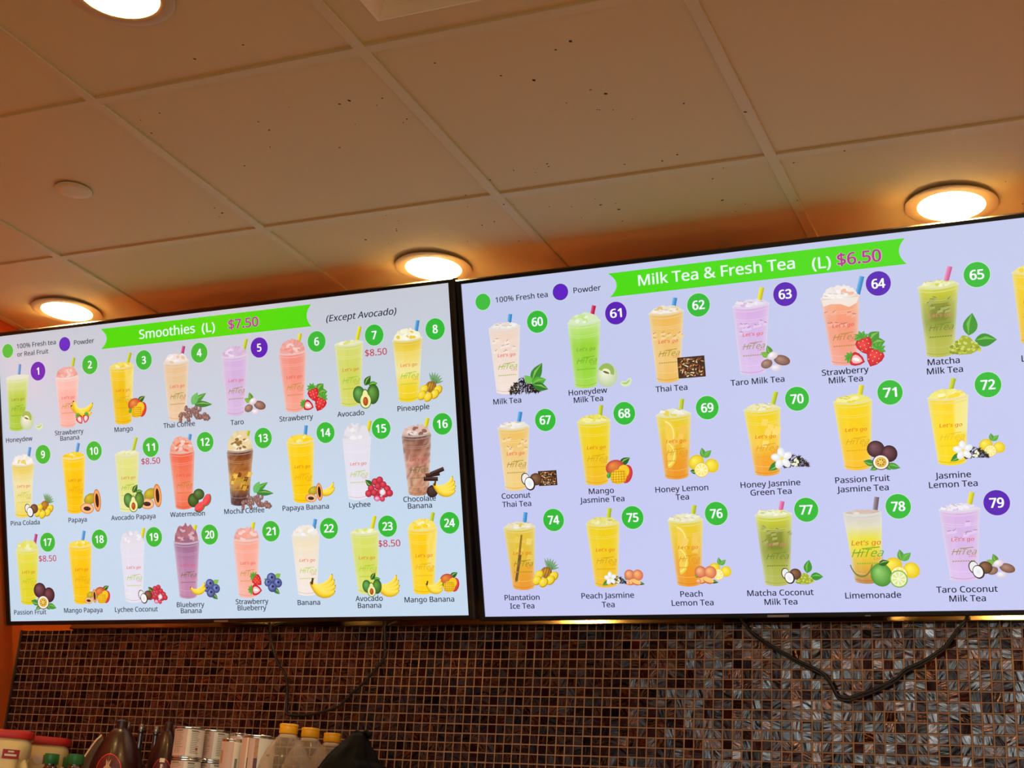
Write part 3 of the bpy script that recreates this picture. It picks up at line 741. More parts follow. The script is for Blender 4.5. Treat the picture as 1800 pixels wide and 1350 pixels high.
FRUIT = {1: honeydew, 2: banstraw, 3: mango, 4: beans, 5: taro, 6: strawberries, 7: avocado, 8: pineapple, 9: two(coconut, pineapple, .5, .66), 10: papaya,
         11: two(avocado, papaya, .56, .62, -.26), 12: melonball, 13: beans, 14: two(papaya, bans, .56, .56), 15: lychees, 16: choc, 17: passion, 18: two(papaya, mango, .5, .62, -.24),
         19: two(coconut, lychees, .52, .66), 20: two(bans, blueberries, .6, .68, -.24, .16), 21: bluestraw, 22: bananas, 23: two(avocado, bananas, .5, .66, -.26, .18), 24: two(bananas, mango, .56, .6, -.22),
         60: milktea, 61: honeydew, 62: teamix, 63: taro, 64: strawberries, 65: matcha, 67: two(coconut, teamix, .58, .5, -.18, .24), 68: mango, 69: lemon, 70: jastea, 71: passion,
         72: two(jastea, lemon, .7, .5, -.15, .26, -.04, .06), 74: pineapple, 75: two(jastea, peach, .55, .5, -.22, .24), 76: two(peach, lemon, .62, .6, -.18, .2, -.06, .06), 77: two(coconut, matcha, .52, .64, -.22, .18), 78: lime, 79: two(coconut, taro, .54, .6, -.22, .2)}

# id: (liquid colours down the cup, foam colour or None, foam height, straw colour, writing colours, extras)
BLU, LIM, YEL, MAG, CRI, PNK, GRY = (60, 150, 215), (190, 205, 30), (225, 215, 20), (190, 60, 130), (205, 25, 80), (225, 105, 165), (125, 108, 118)
RD, OG, GN, OL = (225, 75, 60), (215, 105, 30), (145, 195, 35), (150, 140, 40)
CUPS = {
 1: ([(205, 222, 165), (172, 205, 75), (158, 200, 58), (165, 205, 70)], None, 0, BLU, ((150, 110, 40), (110, 170, 40))),
 2: ([(243, 190, 180), (241, 172, 158), (243, 178, 165)], (226, 150, 138), 26, LIM, (RD, (190, 150, 60))),
 3: ([(240, 200, 40), (233, 186, 18), (236, 190, 20)], (238, 215, 70), 10, LIM, (OG, (210, 165, 30))),
 4: ([(225, 190, 145), (228, 195, 152), (232, 200, 165)], (232, 218, 212), 22, MAG, (RD, OL)),
 5: ([(205, 175, 218), (208, 178, 220), (212, 185, 225)], (205, 178, 214), 24, LIM, (RD, OL)),
 6: ([(238, 140, 125), (240, 150, 132), (243, 165, 145)], (228, 150, 142), 32, YEL, (RD, (190, 140, 50))),
 7: ([(212, 216, 110), (205, 212, 92), (210, 215, 105)], (226, 228, 170), 8, YEL, (OG, GN)),
 8: ([(228, 192, 30), (238, 214, 110), (240, 228, 150), (240, 210, 40), (238, 208, 30)], (240, 236, 200), 26, BLU, (OG, GN)),
 9: ([(232, 200, 80), (236, 224, 165), (236, 222, 140), (238, 212, 80)], (236, 234, 222), 26, BLU, (RD, (185, 205, 50))),
 10: ([(250, 204, 20), (245, 192, 10), (246, 196, 15)], (245, 205, 30), 12, BLU, (OG, (225, 170, 20))),
 11: ([(222, 224, 135), (220, 223, 128), (228, 230, 150)], (228, 230, 180), 8, LIM, (OG, GN)),
 12: ([(236, 95, 65), (238, 120, 90), (240, 135, 105), (235, 105, 75)], (232, 160, 135), 38, BLU, (RD, (190, 120, 40))),
 13: ([(95, 50, 30), (140, 75, 30), (160, 95, 35), (200, 145, 50), (175, 120, 50), (70, 45, 48), (60, 38, 42)], (226, 205, 150), 50, LIM, ((200, 90, 40), (190, 160, 40))),
 14: ([(252, 208, 20), (250, 200, 8), (250, 202, 10)], (248, 214, 40), 16, BLU, (OG, (225, 165, 20))),
 15: ([(226, 222, 234), (226, 222, 236), (230, 226, 238)], (222, 218, 226), 36, YEL, (RD, (175, 205, 60))),
 16: ([(120, 75, 60), (165, 105, 85), (205, 140, 120), (205, 150, 120), (190, 125, 90)], (215, 180, 165), 22, YEL, ((170, 60, 50), (95, 110, 40))),
 17: ([(228, 222, 80), (222, 212, 50), (224, 210, 40)], (222, 222, 110), 24, MAG, (OG, (190, 195, 50))),
 18: ([(250, 205, 25), (246, 192, 12), (248, 196, 15)], (248, 215, 50), 12, BLU, (OG, (225, 165, 25))),
 19: ([(226, 222, 236), (226, 222, 238), (230, 226, 240)], (218, 216, 226), 34, YEL, (RD, (165, 205, 50))),
 20: ([(150, 105, 140), (178, 125, 165), (190, 135, 172), (188, 130, 165)], (165, 95, 110), 44, YEL, ((215, 80, 110), (110, 100, 45))),
 21: ([(245, 165, 145), (246, 172, 155), (246, 178, 160)], (232, 160, 145), 30, YEL, (RD, (190, 150, 50))),
 22: ([(238, 222, 185), (240, 228, 214), (242, 230, 222)], (234, 228, 218), 24, BLU, (RD, (180, 210, 60))),
 23: ([(215, 222, 105), (210, 218, 92), (218, 224, 110)], (230, 232, 165), 10, YEL, (OG, (165, 200, 35))),
 24: ([(252, 206, 20), (250, 200, 20), (250, 210, 40), (250, 205, 15)], (248, 220, 80), 22, LIM, (OG, (225, 170, 40))),
 60: ([(236, 208, 190), (238, 218, 205), (240, 224, 214)], (226, 220, 210), 12, BLU, (RD, (150, 180, 40)), 'ice'),
 61: ([(190, 228, 130), (150, 210, 55), (150, 212, 60), (165, 218, 80)], (208, 228, 178), 20, CRI, ((120, 150, 40), (110, 170, 40))),
 62: ([(235, 180, 80), (236, 190, 110), (238, 196, 120), (236, 185, 90)], (228, 216, 190), 14, BLU, (RD, OL), 'ice'),
 63: ([(215, 170, 225), (212, 180, 228), (214, 184, 230), (218, 190, 234)], (220, 208, 228), 12, YEL, (RD, OL), 'ice'),
 64: ([(242, 170, 130), (240, 150, 120), (240, 152, 125), (242, 162, 145)], (236, 226, 220), 24, BLU, (RD, (170, 130, 40)), 'ice'),
 65: ([(205, 205, 50), (165, 170, 55), (140, 150, 50), (178, 182, 70), (185, 188, 80)], (222, 224, 150), 10, PNK, ((215, 130, 120), (110, 130, 50)), 'ice'),
 66: ([(240, 205, 30), (238, 195, 25), (240, 180, 35)], (230, 220, 120), 12, YEL, (OG, OL)),
 67: ([(238, 190, 90), (238, 198, 125), (240, 205, 135), (240, 205, 125)], (228, 222, 208), 14, BLU, (RD, OL), 'ice'),
 68: ([(236, 210, 25), (238, 205, 22), (240, 195, 25), (242, 185, 40)], (232, 222, 80), 14, LIM, (OG, (205, 165, 30))),
 69: ([(232, 205, 50), (235, 195, 40), (236, 175, 40), (235, 150, 35), (235, 150, 35)], (226, 222, 190), 12, LIM, (OG, (215, 150, 40)), 'slices'),
 70: ([(240, 210, 30), (242, 205, 35), (244, 200, 60), (242, 165, 40), (240, 160, 45)], (228, 220, 160), 12, LIM, (OG, (220, 150, 40))),
 71: ([(245, 212, 15), (246, 205, 15), (246, 195, 25), (248, 190, 45)], (232, 222, 90), 14, YEL, (OG, (215, 165, 30))),
 72: ([(248, 212, 40), (250, 216, 35), (248, 216, 15), (248, 215, 20)], (240, 228, 110), 16, LIM, (OG, (230, 190, 40)), 'pale'),
 74: ([(225, 195, 60), (226, 190, 60), (226, 185, 50), (232, 160, 45), (234, 150, 45)], (226, 214, 170), 12, BLU, (OG, (150, 120, 40)), 'stick'),
 75: ([(236, 205, 20), (240, 205, 30), (240, 195, 30), (242, 185, 45)], (226, 218, 110), 14, LIM, (OG, (205, 155, 30))),
 76: ([(232, 205, 50), (235, 195, 40), (236, 175, 40), (235, 150, 35), (235, 150, 35)], (226, 222, 180), 14, LIM, (OG, (215, 150, 40)), 'slices'),
 77: ([(205, 208, 50), (165, 170, 60), (140, 150, 50), (172, 178, 75), (182, 186, 90)], (226, 228, 170), 10, PNK, ((215, 120, 120), (110, 130, 50)), 'ice'),
 78: ([(208, 202, 192), (222, 218, 190), (232, 222, 70), (234, 215, 50), (226, 190, 55), (215, 160, 60), (185, 130, 70)], (205, 180, 160), 6, GRY, (OG, (85, 165, 40)), 'big'),
 79: ([(215, 176, 226), (212, 180, 228), (216, 184, 232), (220, 190, 236)], (222, 212, 232), 12, YEL, (RD, OL), 'ice'),
}

def mixc(a, b, t): return tuple(a[i] + (b[i] - a[i]) * t for i in range(3))
def cup(I, n, rim, bot, s0, s1):
    liq, foam, fh, straw, (tc1, tc2) = CUPS[n][:5]
    ex = CUPS[n][5] if len(CUPS[n]) > 5 else ''
    r = random.Random(n)
    (rx, ry, rw), (bx, by, bw) = rim, bot
    H = ry - by
    # straw behind the near rim
    d = Vector((s1[0] - s0[0], s1[1] - s0[1])); nn = Vector((-d.y, d.x)).normalized() * 5.2
    lo = Vector(s0) - d * .25; hi = Vector(s1)
    I.mesh([lo + nn, lo, lo - nn, hi + nn, hi, hi - nn], [(0, 1, 4, 3), (1, 2, 5, 4)], [mixc(straw, (255, 255, 255), .35), straw, mixc(straw, (0, 0, 0), .2)] * 2)
    pale = (222, 226, 228)
    I.ell(rx, ry + 1, rw * .97, 7, mixc(pale, foam or liq[0], .35))
    if foam:
        N = 22
        pts = []
        for k in range(N + 1):
            t = k / N; a = math.pi * t
            pts.append((rx - rw * .86 * math.cos(a), ry - 1 + (fh + 3) * math.sin(a) ** .8 * (0.88 + .24 * r.random())))
        cols = [mixc(foam, (255, 255, 255), .25 * r.random()) if r.random() > .15 else mixc(foam, (120, 60, 40), .08) for _ in pts]
        I.mesh(pts + [(rx, ry - 1)], [(k, k + 1, N + 1) for k in range(N)], cols + [mixc(foam, (255, 255, 255), .12)])
        for k in range(int(fh / 2.2)):
            a = math.pi * (.15 + .7 * r.random()); q = r.random() * .8
            c = mixc(foam, (255, 255, 255), .5) if k % 2 else mixc(foam, liq[0] if n != 13 else (120, 80, 30), .75)
            I.ell(rx - rw * .8 * math.cos(a) * (.4 + .6 * q), ry + fh * math.sin(a) * q, 5 + 4 * r.random(), 2.5 + 2.5 * r.random(), c, r.random() - .5, n=9)
    if ex in ('ice', 'stick', 'slices') or n in (68, 70, 71, 75):
        for k in range(5):
            x = rx + rw * r.uniform(-.75, .6); y = ry + r.uniform(2, 11)
            I.poly([(x - 8, y - 4), (x - 2, y + 4), (x + 8, y + 2), (x + 5, y - 5)], mixc(foam, (255, 255, 255), .2 + .3 * r.random()))
            I.poly([(x - 2, y + 4), (x + 8, y + 2), (x + 6, y + .5), (x - 1, y + 2)], mixc(foam, (150, 130, 110), .35))
    # front straw piece where it enters the drink
    # body
    NX, NY = 10, 18
    vs, cs = [], []
    for j in range(NY + 1):
        t = j / NY; y = ry - 2 - (H - 2) * t
        hw = rw * .93 + (bw - rw * .93) * t; cx = rx + (bx - rx) * t
        u = t * (len(liq) - 1); i0 = min(int(u), len(liq) - 2); c0 = mixc(liq[i0], liq[i0 + 1], u - i0)
        for i in range(NX + 1):
            x = -1 + 2 * i / NX
            sag = -5 * (1 - x * x) * (.6 + .4 * t)
            e = abs(x) ** 5
            c = mixc(c0, pale, .55 * e)
            c = mixc(c, (255, 255, 255), .10 * max(0, 1 - abs(x + .45) * 4))
            if ex == 'pale' and x > .2 and t < .55: c = mixc(c, (240, 238, 190), .6)
            if n in (24, 3) and x > .3 and .05 < t < .6: c = mixc(c, (245, 235, 170), .3 + .3 * r.random())
            if n == 16 or n == 13: c = mixc(c, (40, 20, 15) if r.random() < .5 else (250, 220, 190), (.28 if n == 16 else .18) * r.random())
            if n in (65, 77) and .18 < t < .5 and abs(x - .05) < .5: c = mixc(c, (95, 105, 35), .45)
            vs.append((cx + hw * x, y + sag)); cs.append(c)
    I.mesh(vs, [(j * (NX + 1) + i, j * (NX + 1) + i + 1, (j + 1) * (NX + 1) + i + 1, (j + 1) * (NX + 1) + i) for j in range(NY) for i in range(NX)], cs)
    def band(t, th, c):
        y = ry - 2 - (H - 2) * t; hw = (rw * .93 + (bw - rw * .93) * t) * .96; cx = rx + (bx - rx) * t
        ps = [(cx + hw * x, y - 5 * (1 - x * x)) for x in (-1, -.6, -.2, .2, .6, 1)]
        I.poly([(x, y2 + th) for x, y2 in ps] + [(x, y2) for x, y2 in reversed(ps)], c)
    mid = liq[len(liq) // 2]
    band(.0, 4.5, mixc(pale, liq[0], .4)); band(.045, 2.2, mixc(pale, liq[0], .55))
    for t in (.17, .2, .86): band(t, .9, mixc(mixc(liq[0] if t < .5 else liq[-1], mid, .5), (255, 255, 255), .35))
    band(.965, 1.5, mixc(liq[-1], (120, 90, 60), .25))
    if ex == 'ice':
        for k in range(9):
            t = r.uniform(.15, .42); x = rx + rw * r.uniform(-.75, .75); y = ry - H * t; a = r.uniform(-.6, .9)
            I.push(x, y, 1, a); I.poly([(-4, -.7), (4, -.2), (5, .6), (-3, .8)], mixc(mid, (60, 30, 40), .45)); I.pop()
            I.poly([(x - 7, y - 8), (x + 5, y - 6), (x + 6, y - 1), (x - 5, y - 2)], mixc(mid, (255, 255, 255), .22))
    if ex == 'slices':
        for t, q in ((.3, 1.0), (.62, .9)):
            y = ry - H * t; x = rx - rw * .55
            ring = lambda R: [(max(x + R * math.cos(a), rx - rw * .84 + (bw - rw) * -.0 + 10 * t), y + 1.35 * R * math.sin(a)) for a in [-1.45 + 2.9 * k / 12 for k in range(13)]]
            I.poly(ring(27 * q), (240, 205, 60)); I.poly(ring(23 * q), (250, 232, 140)); I.poly(ring(20 * q), (242, 205, 80))
    if ex in ('slices', 'stick') or n in (70, 74):
        for k in range(6):
            t = r.uniform(.12, .55); x = rx + rw * r.uniform(-.2, .7); y = ry - H * t
            I.poly([(x - 9, y - 8), (x + 4, y - 10), (x + 9, y + 4), (x - 4, y + 7)], mixc(mid, (255, 245, 190), .25 + .2 * r.random()))
    if ex == 'stick':
        I.poly([(rx + 2, ry - H * .12), (rx + 7, ry - H * .12), (bx - 14, by + 16), (bx - 21, by + 14)], (150, 115, 40)); I.poly([(rx - 6, ry - H * .45), (rx + 1, ry - H * .45), (bx - 14, by + 18), (bx - 21, by + 18)], (110, 85, 45))
    if n == 13:
        for k in range(14):
            t = r.uniform(.45, .75); x = rx + rw * r.uniform(-.7, .7); y = ry - H * t
            I.poly([(x - 8, y - 6), (x + 2, y - 8), (x + 8, y + 3), (x - 3, y + 6)], r.choice([(215, 165, 60), (185, 125, 40), (235, 195, 90), (110, 65, 30)]))
    if n == 64:
        I.poly([(rx - rw * .9, ry - 2), (rx + rw * .9, ry - 2), (rx + rw * .8, ry - 14), (rx + 18, ry - 22), (rx, ry - 14), (rx - 20, ry - 12), (rx - rw * .84, ry - 16)], (238, 226, 216))
    # printing on the cup
    k = 1.35 if ex == 'big' else 1.0
    cx = lambda t: rx + (bx - rx) * t + 3
    write(I, "Let's go", cx(.42), ry - H * (.42 if k == 1 else .43), 7.6 * k, mixc(mid, tc1, .85), .02, 46 * k, shear=.22, res=1)
    y = ry - H * (.60 if k == 1 else .58); x = cx(.6)
    write(I, "HiTea", x + 2, y, 12.5 * k, mixc(mid, tc2, .9), 0, 48 * k, shear=.45, res=2)
    c2 = mixc(mid, tc2, .9)
    I.poly([(x - 28 * k, y + .5), (x - 12 * k, y + 1.8 * k), (x + 4 * k, y + 1.5 * k), (x - 12 * k, y + .3 * k)], c2)
    I.poly([(x - 8 * k, y + 7.5 * k), (x + 20 * k, y + 9.5 * k), (x + 20 * k, y + 8 * k), (x - 8 * k, y + 6.2 * k)], c2)
    write(I, "CAFE", x + 17 * k, y - 9.5 * k, 4.2 * k, mixc(mid, tc1, .8), 0, 15 * k, res=1)
    yy = ry - H * .745
    for q in range(9): I.poly([(cx(.7) - 24 + q * 5.2, yy), (cx(.7) - 20.2 + q * 5.2, yy + .3), (cx(.7) - 20.4 + q * 5.2, yy + 3), (cx(.7) - 24 + q * 5.2, yy + 2.4)], mixc(mid, tc2, .65))
    if ex == 'big':
        for rr in (0, 1):
            I.poly([(bx - 12 + 26 * math.cos(a), by + 50 + (40 + rr) * math.sin(a)) for a in [3.5 + .22 * q for q in range(12)]] + [(bx - 12 + 23.5 * math.cos(a), by + 50 + 37 * math.sin(a)) for a in [3.5 + .22 * q for q in range(11, -1, -1)]], (120, 130, 60))

NAMES = {2: 'strawberry banana', 16: 'chocolate banana', 20: 'blueberry banana', 21: 'strawberry blueberry', 23: 'avocado banana'}
M_frame = mat('black_screen_frame', (0.012, 0.011, 0.011), 0.28, spec=0.5)
M_back = mat('grey_screen_back', (0.11, 0.105, 0.10), 0.5, var=.1)
M_bounce = mat('bounce_edge', (0.17, 0.155, 0.14), 0.42, metal=0.9)  # metal top faces added to bounce lamp light onto the ceiling
M_plate = mat('grey_plate', (0.35, 0.33, 0.31), 0.35, metal=0.6)
SW, SH = 1.4285, 0.8035

def television(which, origin, tilt, yaw, label, top_c, bot_c, logos):
    root = empty('television', origin, (tilt, 0, yaw))
    tag(root, label, 'screen')
    bs, bt = 0.0160, 0.0112
    g = Geo()
    prof = [(0.0, 0.0006), (0.0, -0.0035), (0.72, -0.0045), (1.0, -0.0012), (1.0, 0.020), (0.0, 0.020)]
    rects = []
    for q, y in prof:
        a, b = bs * q, bt * q
        rects.append([(-a, y, -b), (SW + a, y, -b), (SW + a, y, SH + b), (-a, y, SH + b)])
    vs = [p for r_ in rects for p in r_]
    n = len(prof)
    g.add(vs, [(i * 4 + k, i * 4 + (k + 1) % 4, ((i + 1) % n) * 4 + (k + 1) % 4, ((i + 1) % n) * 4 + k) for i in range(n) for k in range(4)])
    fo = autosmooth(g.build('frame', [M_frame, M_bounce], root), 20)
    for p in fo.data.polygons:
        if p.normal.z > .4 and p.center.y > -.0036: p.material_index = 1
    g = Geo(); g.box(-bs + .002, SW + bs - .002, 0.0202, .026, -bt + .002, SH + bt - .002)
    o = bevel(g.build('back_cover', M_back, root), .003)
    g = Geo(); g.box(SW / 2 - .2, SW / 2 + .2, 0.0262, .06, SH / 2 - .2, SH / 2 + .2); g.box(SW / 2 - .05, SW / 2 + .05, .06, .19, SH / 2 + .02, SH / 2 + .12)
    bevel(g.build('wall_bracket', M_frame, root), .003)
    for k, (x, z, w, h) in enumerate(logos):
        g = Geo(); g.box((x - w) / 1000, (x + w) / 1000, -.0062, -.003, (z - h) / 1000, (z + h) / 1000)
        bevel(g.build('maker_plate', M_plate, root), .0005, 1)
    # lit panel
    NX, NY = 8, 10
    vs = [(SW * i / NX, 0, SH * j / NY) for j in range(NY + 1) for i in range(NX + 1)]
    fs = [(j * (NX + 1) + i, j * (NX + 1) + i + 1, (j + 1) * (NX + 1) + i + 1, (j + 1) * (NX + 1) + i) for j in range(NY) for i in range(NX)]
    sc = obj('screen', vs, fs, M_disp, root)
    a = sc.data.attributes.new('ink', 'FLOAT_COLOR', 'POINT')
    a.data.foreach_set('color', [v for p in vs for v in (*lin(mixc(bot_c, top_c, max(0, p[2] / SH * 1.6 - .6))), 1.0)])
    # heading
    I = Ink(); rib = RIB[which - 1]
    def arc(a, m, b, n=10):
        out = []
        for k in range(n + 1):
            t = k / n; w = 4 * t * (1 - t)
            out.append((a[0] + (b[0] - a[0]) * t + (m[0] - (a[0] + b[0]) / 2) * w, a[1] + (b[1] - a[1]) * t))
        return out
    L, R = arc(rib[0], rib[1], rib[2]), arc(rib[5], rib[4], rib[3])
    I.mesh(L + R, [(k, k + 1, len(L) + k + 1, len(L) + k) for k in range(len(L) - 1)], (72, 216, 12))
    for t, x, y, w, c, k in HEAD[which]:
        if k == 'w': write(I, t, x, y, c, (222, 238, 228), .032, w, res=5)
        if k == 'm':
            write(I, t, x, y, c, (222, 165, 200), .075, w + 4, res=5); write(I, t, x, y, c, (168, 62, 130), .03, w, res=5)
    I.build('title_banner', sc, 'bright green ribbon banner with white title and purple price')
    for t, x, y, w, c, k in HEAD[which]:
        if k in 'ki':
            I = Ink(); write(I, t, x, y, c, INK_K, .02, w, shear=.25 if k == 'i' else 0, res=4); I.build('legend_text', sc)
    for q, (x, y) in enumerate(DOTS[which - 1]):
        I = Ink(); I.ell(x, y, 21, 21, (190, 225, 200), n=40); I.ell(x, y, 19.6, 19.6, ((62, 188, 62), (92, 28, 190))[q], n=40)
        I.build('legend_dot', sc, ('green dot meaning fresh tea', 'purple dot meaning powder')[q])
    for d in DRINKS:
        n, rim, bot, s0, s1, bd, fr, caps = d[:8]
        if (n < 60) != (which == 1): continue
        nm = ' '.join(c[0] for c in caps) if n != 66 else 'yellow tea'
        I = Ink(); cup(I, n, (rim[0], rim[1], 44 if rim[2] < 50 else rim[2]), (bot[0], bot[1], 28), s0, s1)
        I.build('drink_picture', sc, 'picture of a %s drink in a tall printed cup' % nm)
        if fr:
            I = Ink(); I.n = 90; I.push(fr[0], fr[1], fr[2]); FRUIT[n](I); I.pop()
            I.build('ingredient_picture', sc, 'picture of the ingredients of the %s drink' % nm)
        if bd:
            I = Ink(); pur = n in (1, 5, 61, 63, 64, 79)
            I.ell(bd[0], bd[1], 27.6, 27.6, (196, 228, 206) if not pur else (205, 200, 232), n=48)
            I.ell(bd[0], bd[1], 26.2, 26.2, (84, 26, 178) if pur else (48, 184, 56), n=48)
            write(I, str(n), bd[0], bd[1], 19.5, (240, 246, 246), .05, 29 if n > 9 else None, sq=.95, res=5)
            I.build('number_badge', sc, '%s badge numbered %d' % ('purple' if pur else 'green', n))
        I = Ink(); I.n = 330
        for t, x, y in caps:
            write(I, t, x, y, 12.6, INK_K, .022, None, sq=CAPSQ, res=4, left=(n == 66))
        I.build('caption', sc)
        if len(d) > 8:
            I = Ink(); write(I, '$8.50', d[8][0], d[8][1], 16, (190, 30, 60), .015, 62, res=4); I.build('price_text', sc, 'red price text')
    return root

CAPSQ = 87.6 / (12.6 * glyphs('Pineapple', 4)[2])
television(1, (-2.8853, 3.0276, 0.5547), 0.3064, -0.0058, 'left menu screen headed Smoothies with twenty four cups of fruit drinks', (196, 200, 210), (196, 216, 236), [(714, -6.5, 22, 2.2)])
television(2, (-1.4236, 3.0404, 0.5546), 0.3311, -0.0054, 'right menu screen headed Milk Tea and Fresh Tea', (192, 200, 232), (196, 200, 240), [(712, -6.2, 24, 2.4), (906, -7.5, 6, 1.2)])

# ------------------------------------------------------------------ recessed ceiling lamps
M_trim = mat('lamp_trim_white', (0.56, 0.43, 0.25), 0.45)
M_vent = mat('vent_white', (0.86, 0.80, 0.62), 0.5)
M_refl = mat('lamp_reflector', (0.92, 0.86, 0.72), 0.25, spec=0.6)
M_lamp = emit('lamp_light', LAMP_COL, LAMP)
def downlight(x, y, label):
    t = empty('downlight', (x, y, ZC)); tag(t, label, 'ceiling light', 'round recessed ceiling lights')
    g = Geo()
    P = [(r_, z_ - .003) for r_, z_ in [(0.0700, 0.004), (0.0698, -0.001), (0.074, -0.0028), (0.092, -0.0018), (0.0955, 0.0), (0.0955, 0.0016), (0.086, 0.0016), (0.0805, 0.008), (0.0805, 0.03)]]
    g.lathe(P, 64, cap0=False, cap1=False)
    autosmooth(g.build('trim_ring', M_trim, t), 35)
    g = Geo(); g.lathe([(0.0702, 0.0005), (0.069, 0.012), (0.064, 0.03), (0.056, 0.05)], 48, cap0=False, cap1=False)
    g.build('reflector', M_refl, t, True)
    g = Geo(); g.lathe([(0.001, 0.043), (0.025, 0.0435), (0.045, 0.0465), (0.056, 0.0502)], 40, cap0=True, cap1=False)
    g.build('lamp', M_lamp, t, True)
    g = Geo(); g.lathe([(0.0815, 0.006), (0.0815, 0.09), (0.03, 0.1)], 32, cap0=False)
    autosmooth(g.build('housing', M_back, t), 30)
    return t
lbl = ['round recessed ceiling light cut by the top edge of the picture', 'round recessed ceiling light above the left end of the Smoothies screen',
       'round recessed ceiling light above the gap between the two screens', 'round recessed ceiling light above the Milk Tea screen']
for k, c in enumerate(LIGHTS):
    downlight(*c, lbl[k] if k < 4 else 'recessed fill light added to the ceiling out of view behind or beside the viewer')

# cover plate and air vent
t = empty('sprinkler_cover', (-2.1247, 2.1866, ZC + .005)); tag(t, 'flat white round cover plate on the ceiling at the left', 'cover plate')
g = Geo(); g.lathe([(0.030, 0.0), (0.030, -0.003), (0.0405, -0.003), (0.0415, -0.004), (0.0412, -0.0052), (0.040, -0.0058), (0.02, -0.006), (0.001, -0.006)], 48, cap0=False)
autosmooth(g.build('plate', M_grid, t), 40)
x0, x1, y0, y1 = VENT
t = empty('air_vent', ((x0 + x1) / 2, (y0 + y1) / 2, ZC)); tag(t, 'square white ceiling air vent with sloping sides at the top edge', 'air vent')
g = Geo(); h = (x1 - x0) / 2
def sqring(h, z): return [(-h, -h, z), (h, -h, z), (h, h, z), (-h, h, z)]
def cone(g, P):
    g.add([p for q in P for p in sqring(*q)], [(i * 4 + k, i * 4 + (k + 1) % 4, (i + 1) * 4 + (k + 1) % 4, (i + 1) * 4 + k) for i in range(len(P) - 1) for k in range(4)])
cone(g, [(h + .001, 0.0085), (h + .001, 0.0), (h - .003, -0.0005), (h - .035, 0.028), (h - .036, .03), (h - .002, 0.014), (h - .001, .0085)])
autosmooth(g.build('frame', M_vent, t), 20)
for k in range(3):
    a = h - .07 - .055 * k
    g = Geo(); cone(g, [(a, .006 + .004 * k), (a - .001, .005 + .004 * k), (a - .036, .034), (a - .036, .036), (a, .009 + .004 * k), (a, .006 + .004 * k)])
    g.build('louver', M_vent, t)
g = Geo(); g.box(-h + .01, h - .01, -h + .01, h - .01, .06, .065); g.build('duct_plate', mat('duct_dark', (.12, .1, .08), .7), t)

# ------------------------------------------------------------------ power cords
M_cord = mat('black_cord', (0.012, 0.010, 0.010), 0.45)
yc = 3.0745
def cord(pts, r, label, ends, extra=None):
    P = [(x, yc, z) for x, z in pts]
    P[0] = (P[0][0], 3.0718, P[0][2]); P[-1] = (P[-1][0], 3.0718, P[-1][2])
    P = [(P[0][0], ends, 0.60)] + P + [(P[-1][0], ends, 0.60)]
    g = Geo(); g.tube(spline(P, 6), r, 10)
    if extra: g.tube(spline([(x, yc + .003, z) for x, z in extra], 5), r * .9, 8)
    tag(g.build('power_cord', M_cord, None, True), label, 'power cord')
cord(CORD1, 0.0036, 'thin black power cord hanging in a loop under the Smoothies screen', 3.066)
cord(CORD2, 0.0031, 'thick black power cord hanging in a loop under the Milk Tea screen', 3.0675,
     [(x, z - .0045 - .002 * math.sin(9 * x)) for x, z in CORD2[2:-1]])

# ------------------------------------------------------------------ the shelf and what stands on it
M_wood = mat('shelf_board_brown', (0.16, 0.08, 0.04), 0.45, var=.25, scale=14)
BZ = -.036
t = empty('wall_shelf', (XL + .01, YB - .006, BZ)); tag(t, 'brown board shelf along the mosaic carrying tubs, bottles and cans', 'shelf')
g = Geo(); g.box(0, 2.6, -.56, 0, -.035, 0); bevel(g.build('board', M_wood, t), .004)
for k in range(4):
    g = Geo(); x = .15 + .75 * k
    g.add([(x, 0, -.035), (x, -.45, -.035), (x, 0, -.33), (x + .03, 0, -.035), (x + .03, -.45, -.035), (x + .03, 0, -.33)], [(0, 2, 1), (3, 4, 5), (0, 1, 4, 3), (1, 2, 5, 4), (2, 0, 3, 5)])
    g.build('bracket', M_wood, t)

def sup(a, e):   # rounded square factor
    return (abs(math.cos(a)) ** e + abs(math.sin(a)) ** e) ** (-1 / e)
def patch(surf, a0, a1, z0, z1, off, na=14, nz=6):
    """a thin label laid on a turned surface: surf(angle, z) -> radius"""
    vs, fs = [], []
    for L in (off, off - .0006):
        for j in range(nz + 1):
            for i in range(na + 1):
                a = a0 + (a1 - a0) * i / na; z = z0 + (z1 - z0) * j / nz; r = surf(a, z) + L
                vs.append((r * math.cos(a), r * math.sin(a), z))
    m = na + 1
    for j in range(nz):
        for i in range(na): fs.append((j * m + i, j * m + i + 1, (j + 1) * m + i + 1, (j + 1) * m + i))
    return vs, fs
def ovalpatch(surf, ac, zc, da, dz, off, n=40, inner=None):
    vs, fs = [], []
    R = (1.0, inner) if inner else (1.0, .66, .33)
    for q in R:
        for k in range(n):
            th = 2 * math.pi * k / n; a = ac + da * q * math.cos(th); z = zc + dz * q * math.sin(th); r = surf(a, z) + off
            vs.append((r * math.cos(a), r * math.sin(a), z))
    for i in range(len(R) - 1):
        for k in range(n): fs.append((i * n + k, i * n + (k + 1) % n, (i + 1) * n + (k + 1) % n, (i + 1) * n + k))
    if not inner: fs.append(tuple((len(R) - 1) * n + k for k in range(n)))
    return vs, fs
def interp(P, z):
    for (r0, z0), (r1, z1) in zip(P, P[1:]):
        if z0 <= z <= z1: return r0 + (r1 - r0) * ((z - z0) / max(1e-6, z1 - z0))
    return P[-1][0]
def smoothprof(P, k=5): return [(v.x, v.y) for v in spline([(r, z, 0) for r, z in P], k)]
FA = lambda x, y: math.atan2(-y, -x)      # angle that looks at the viewer

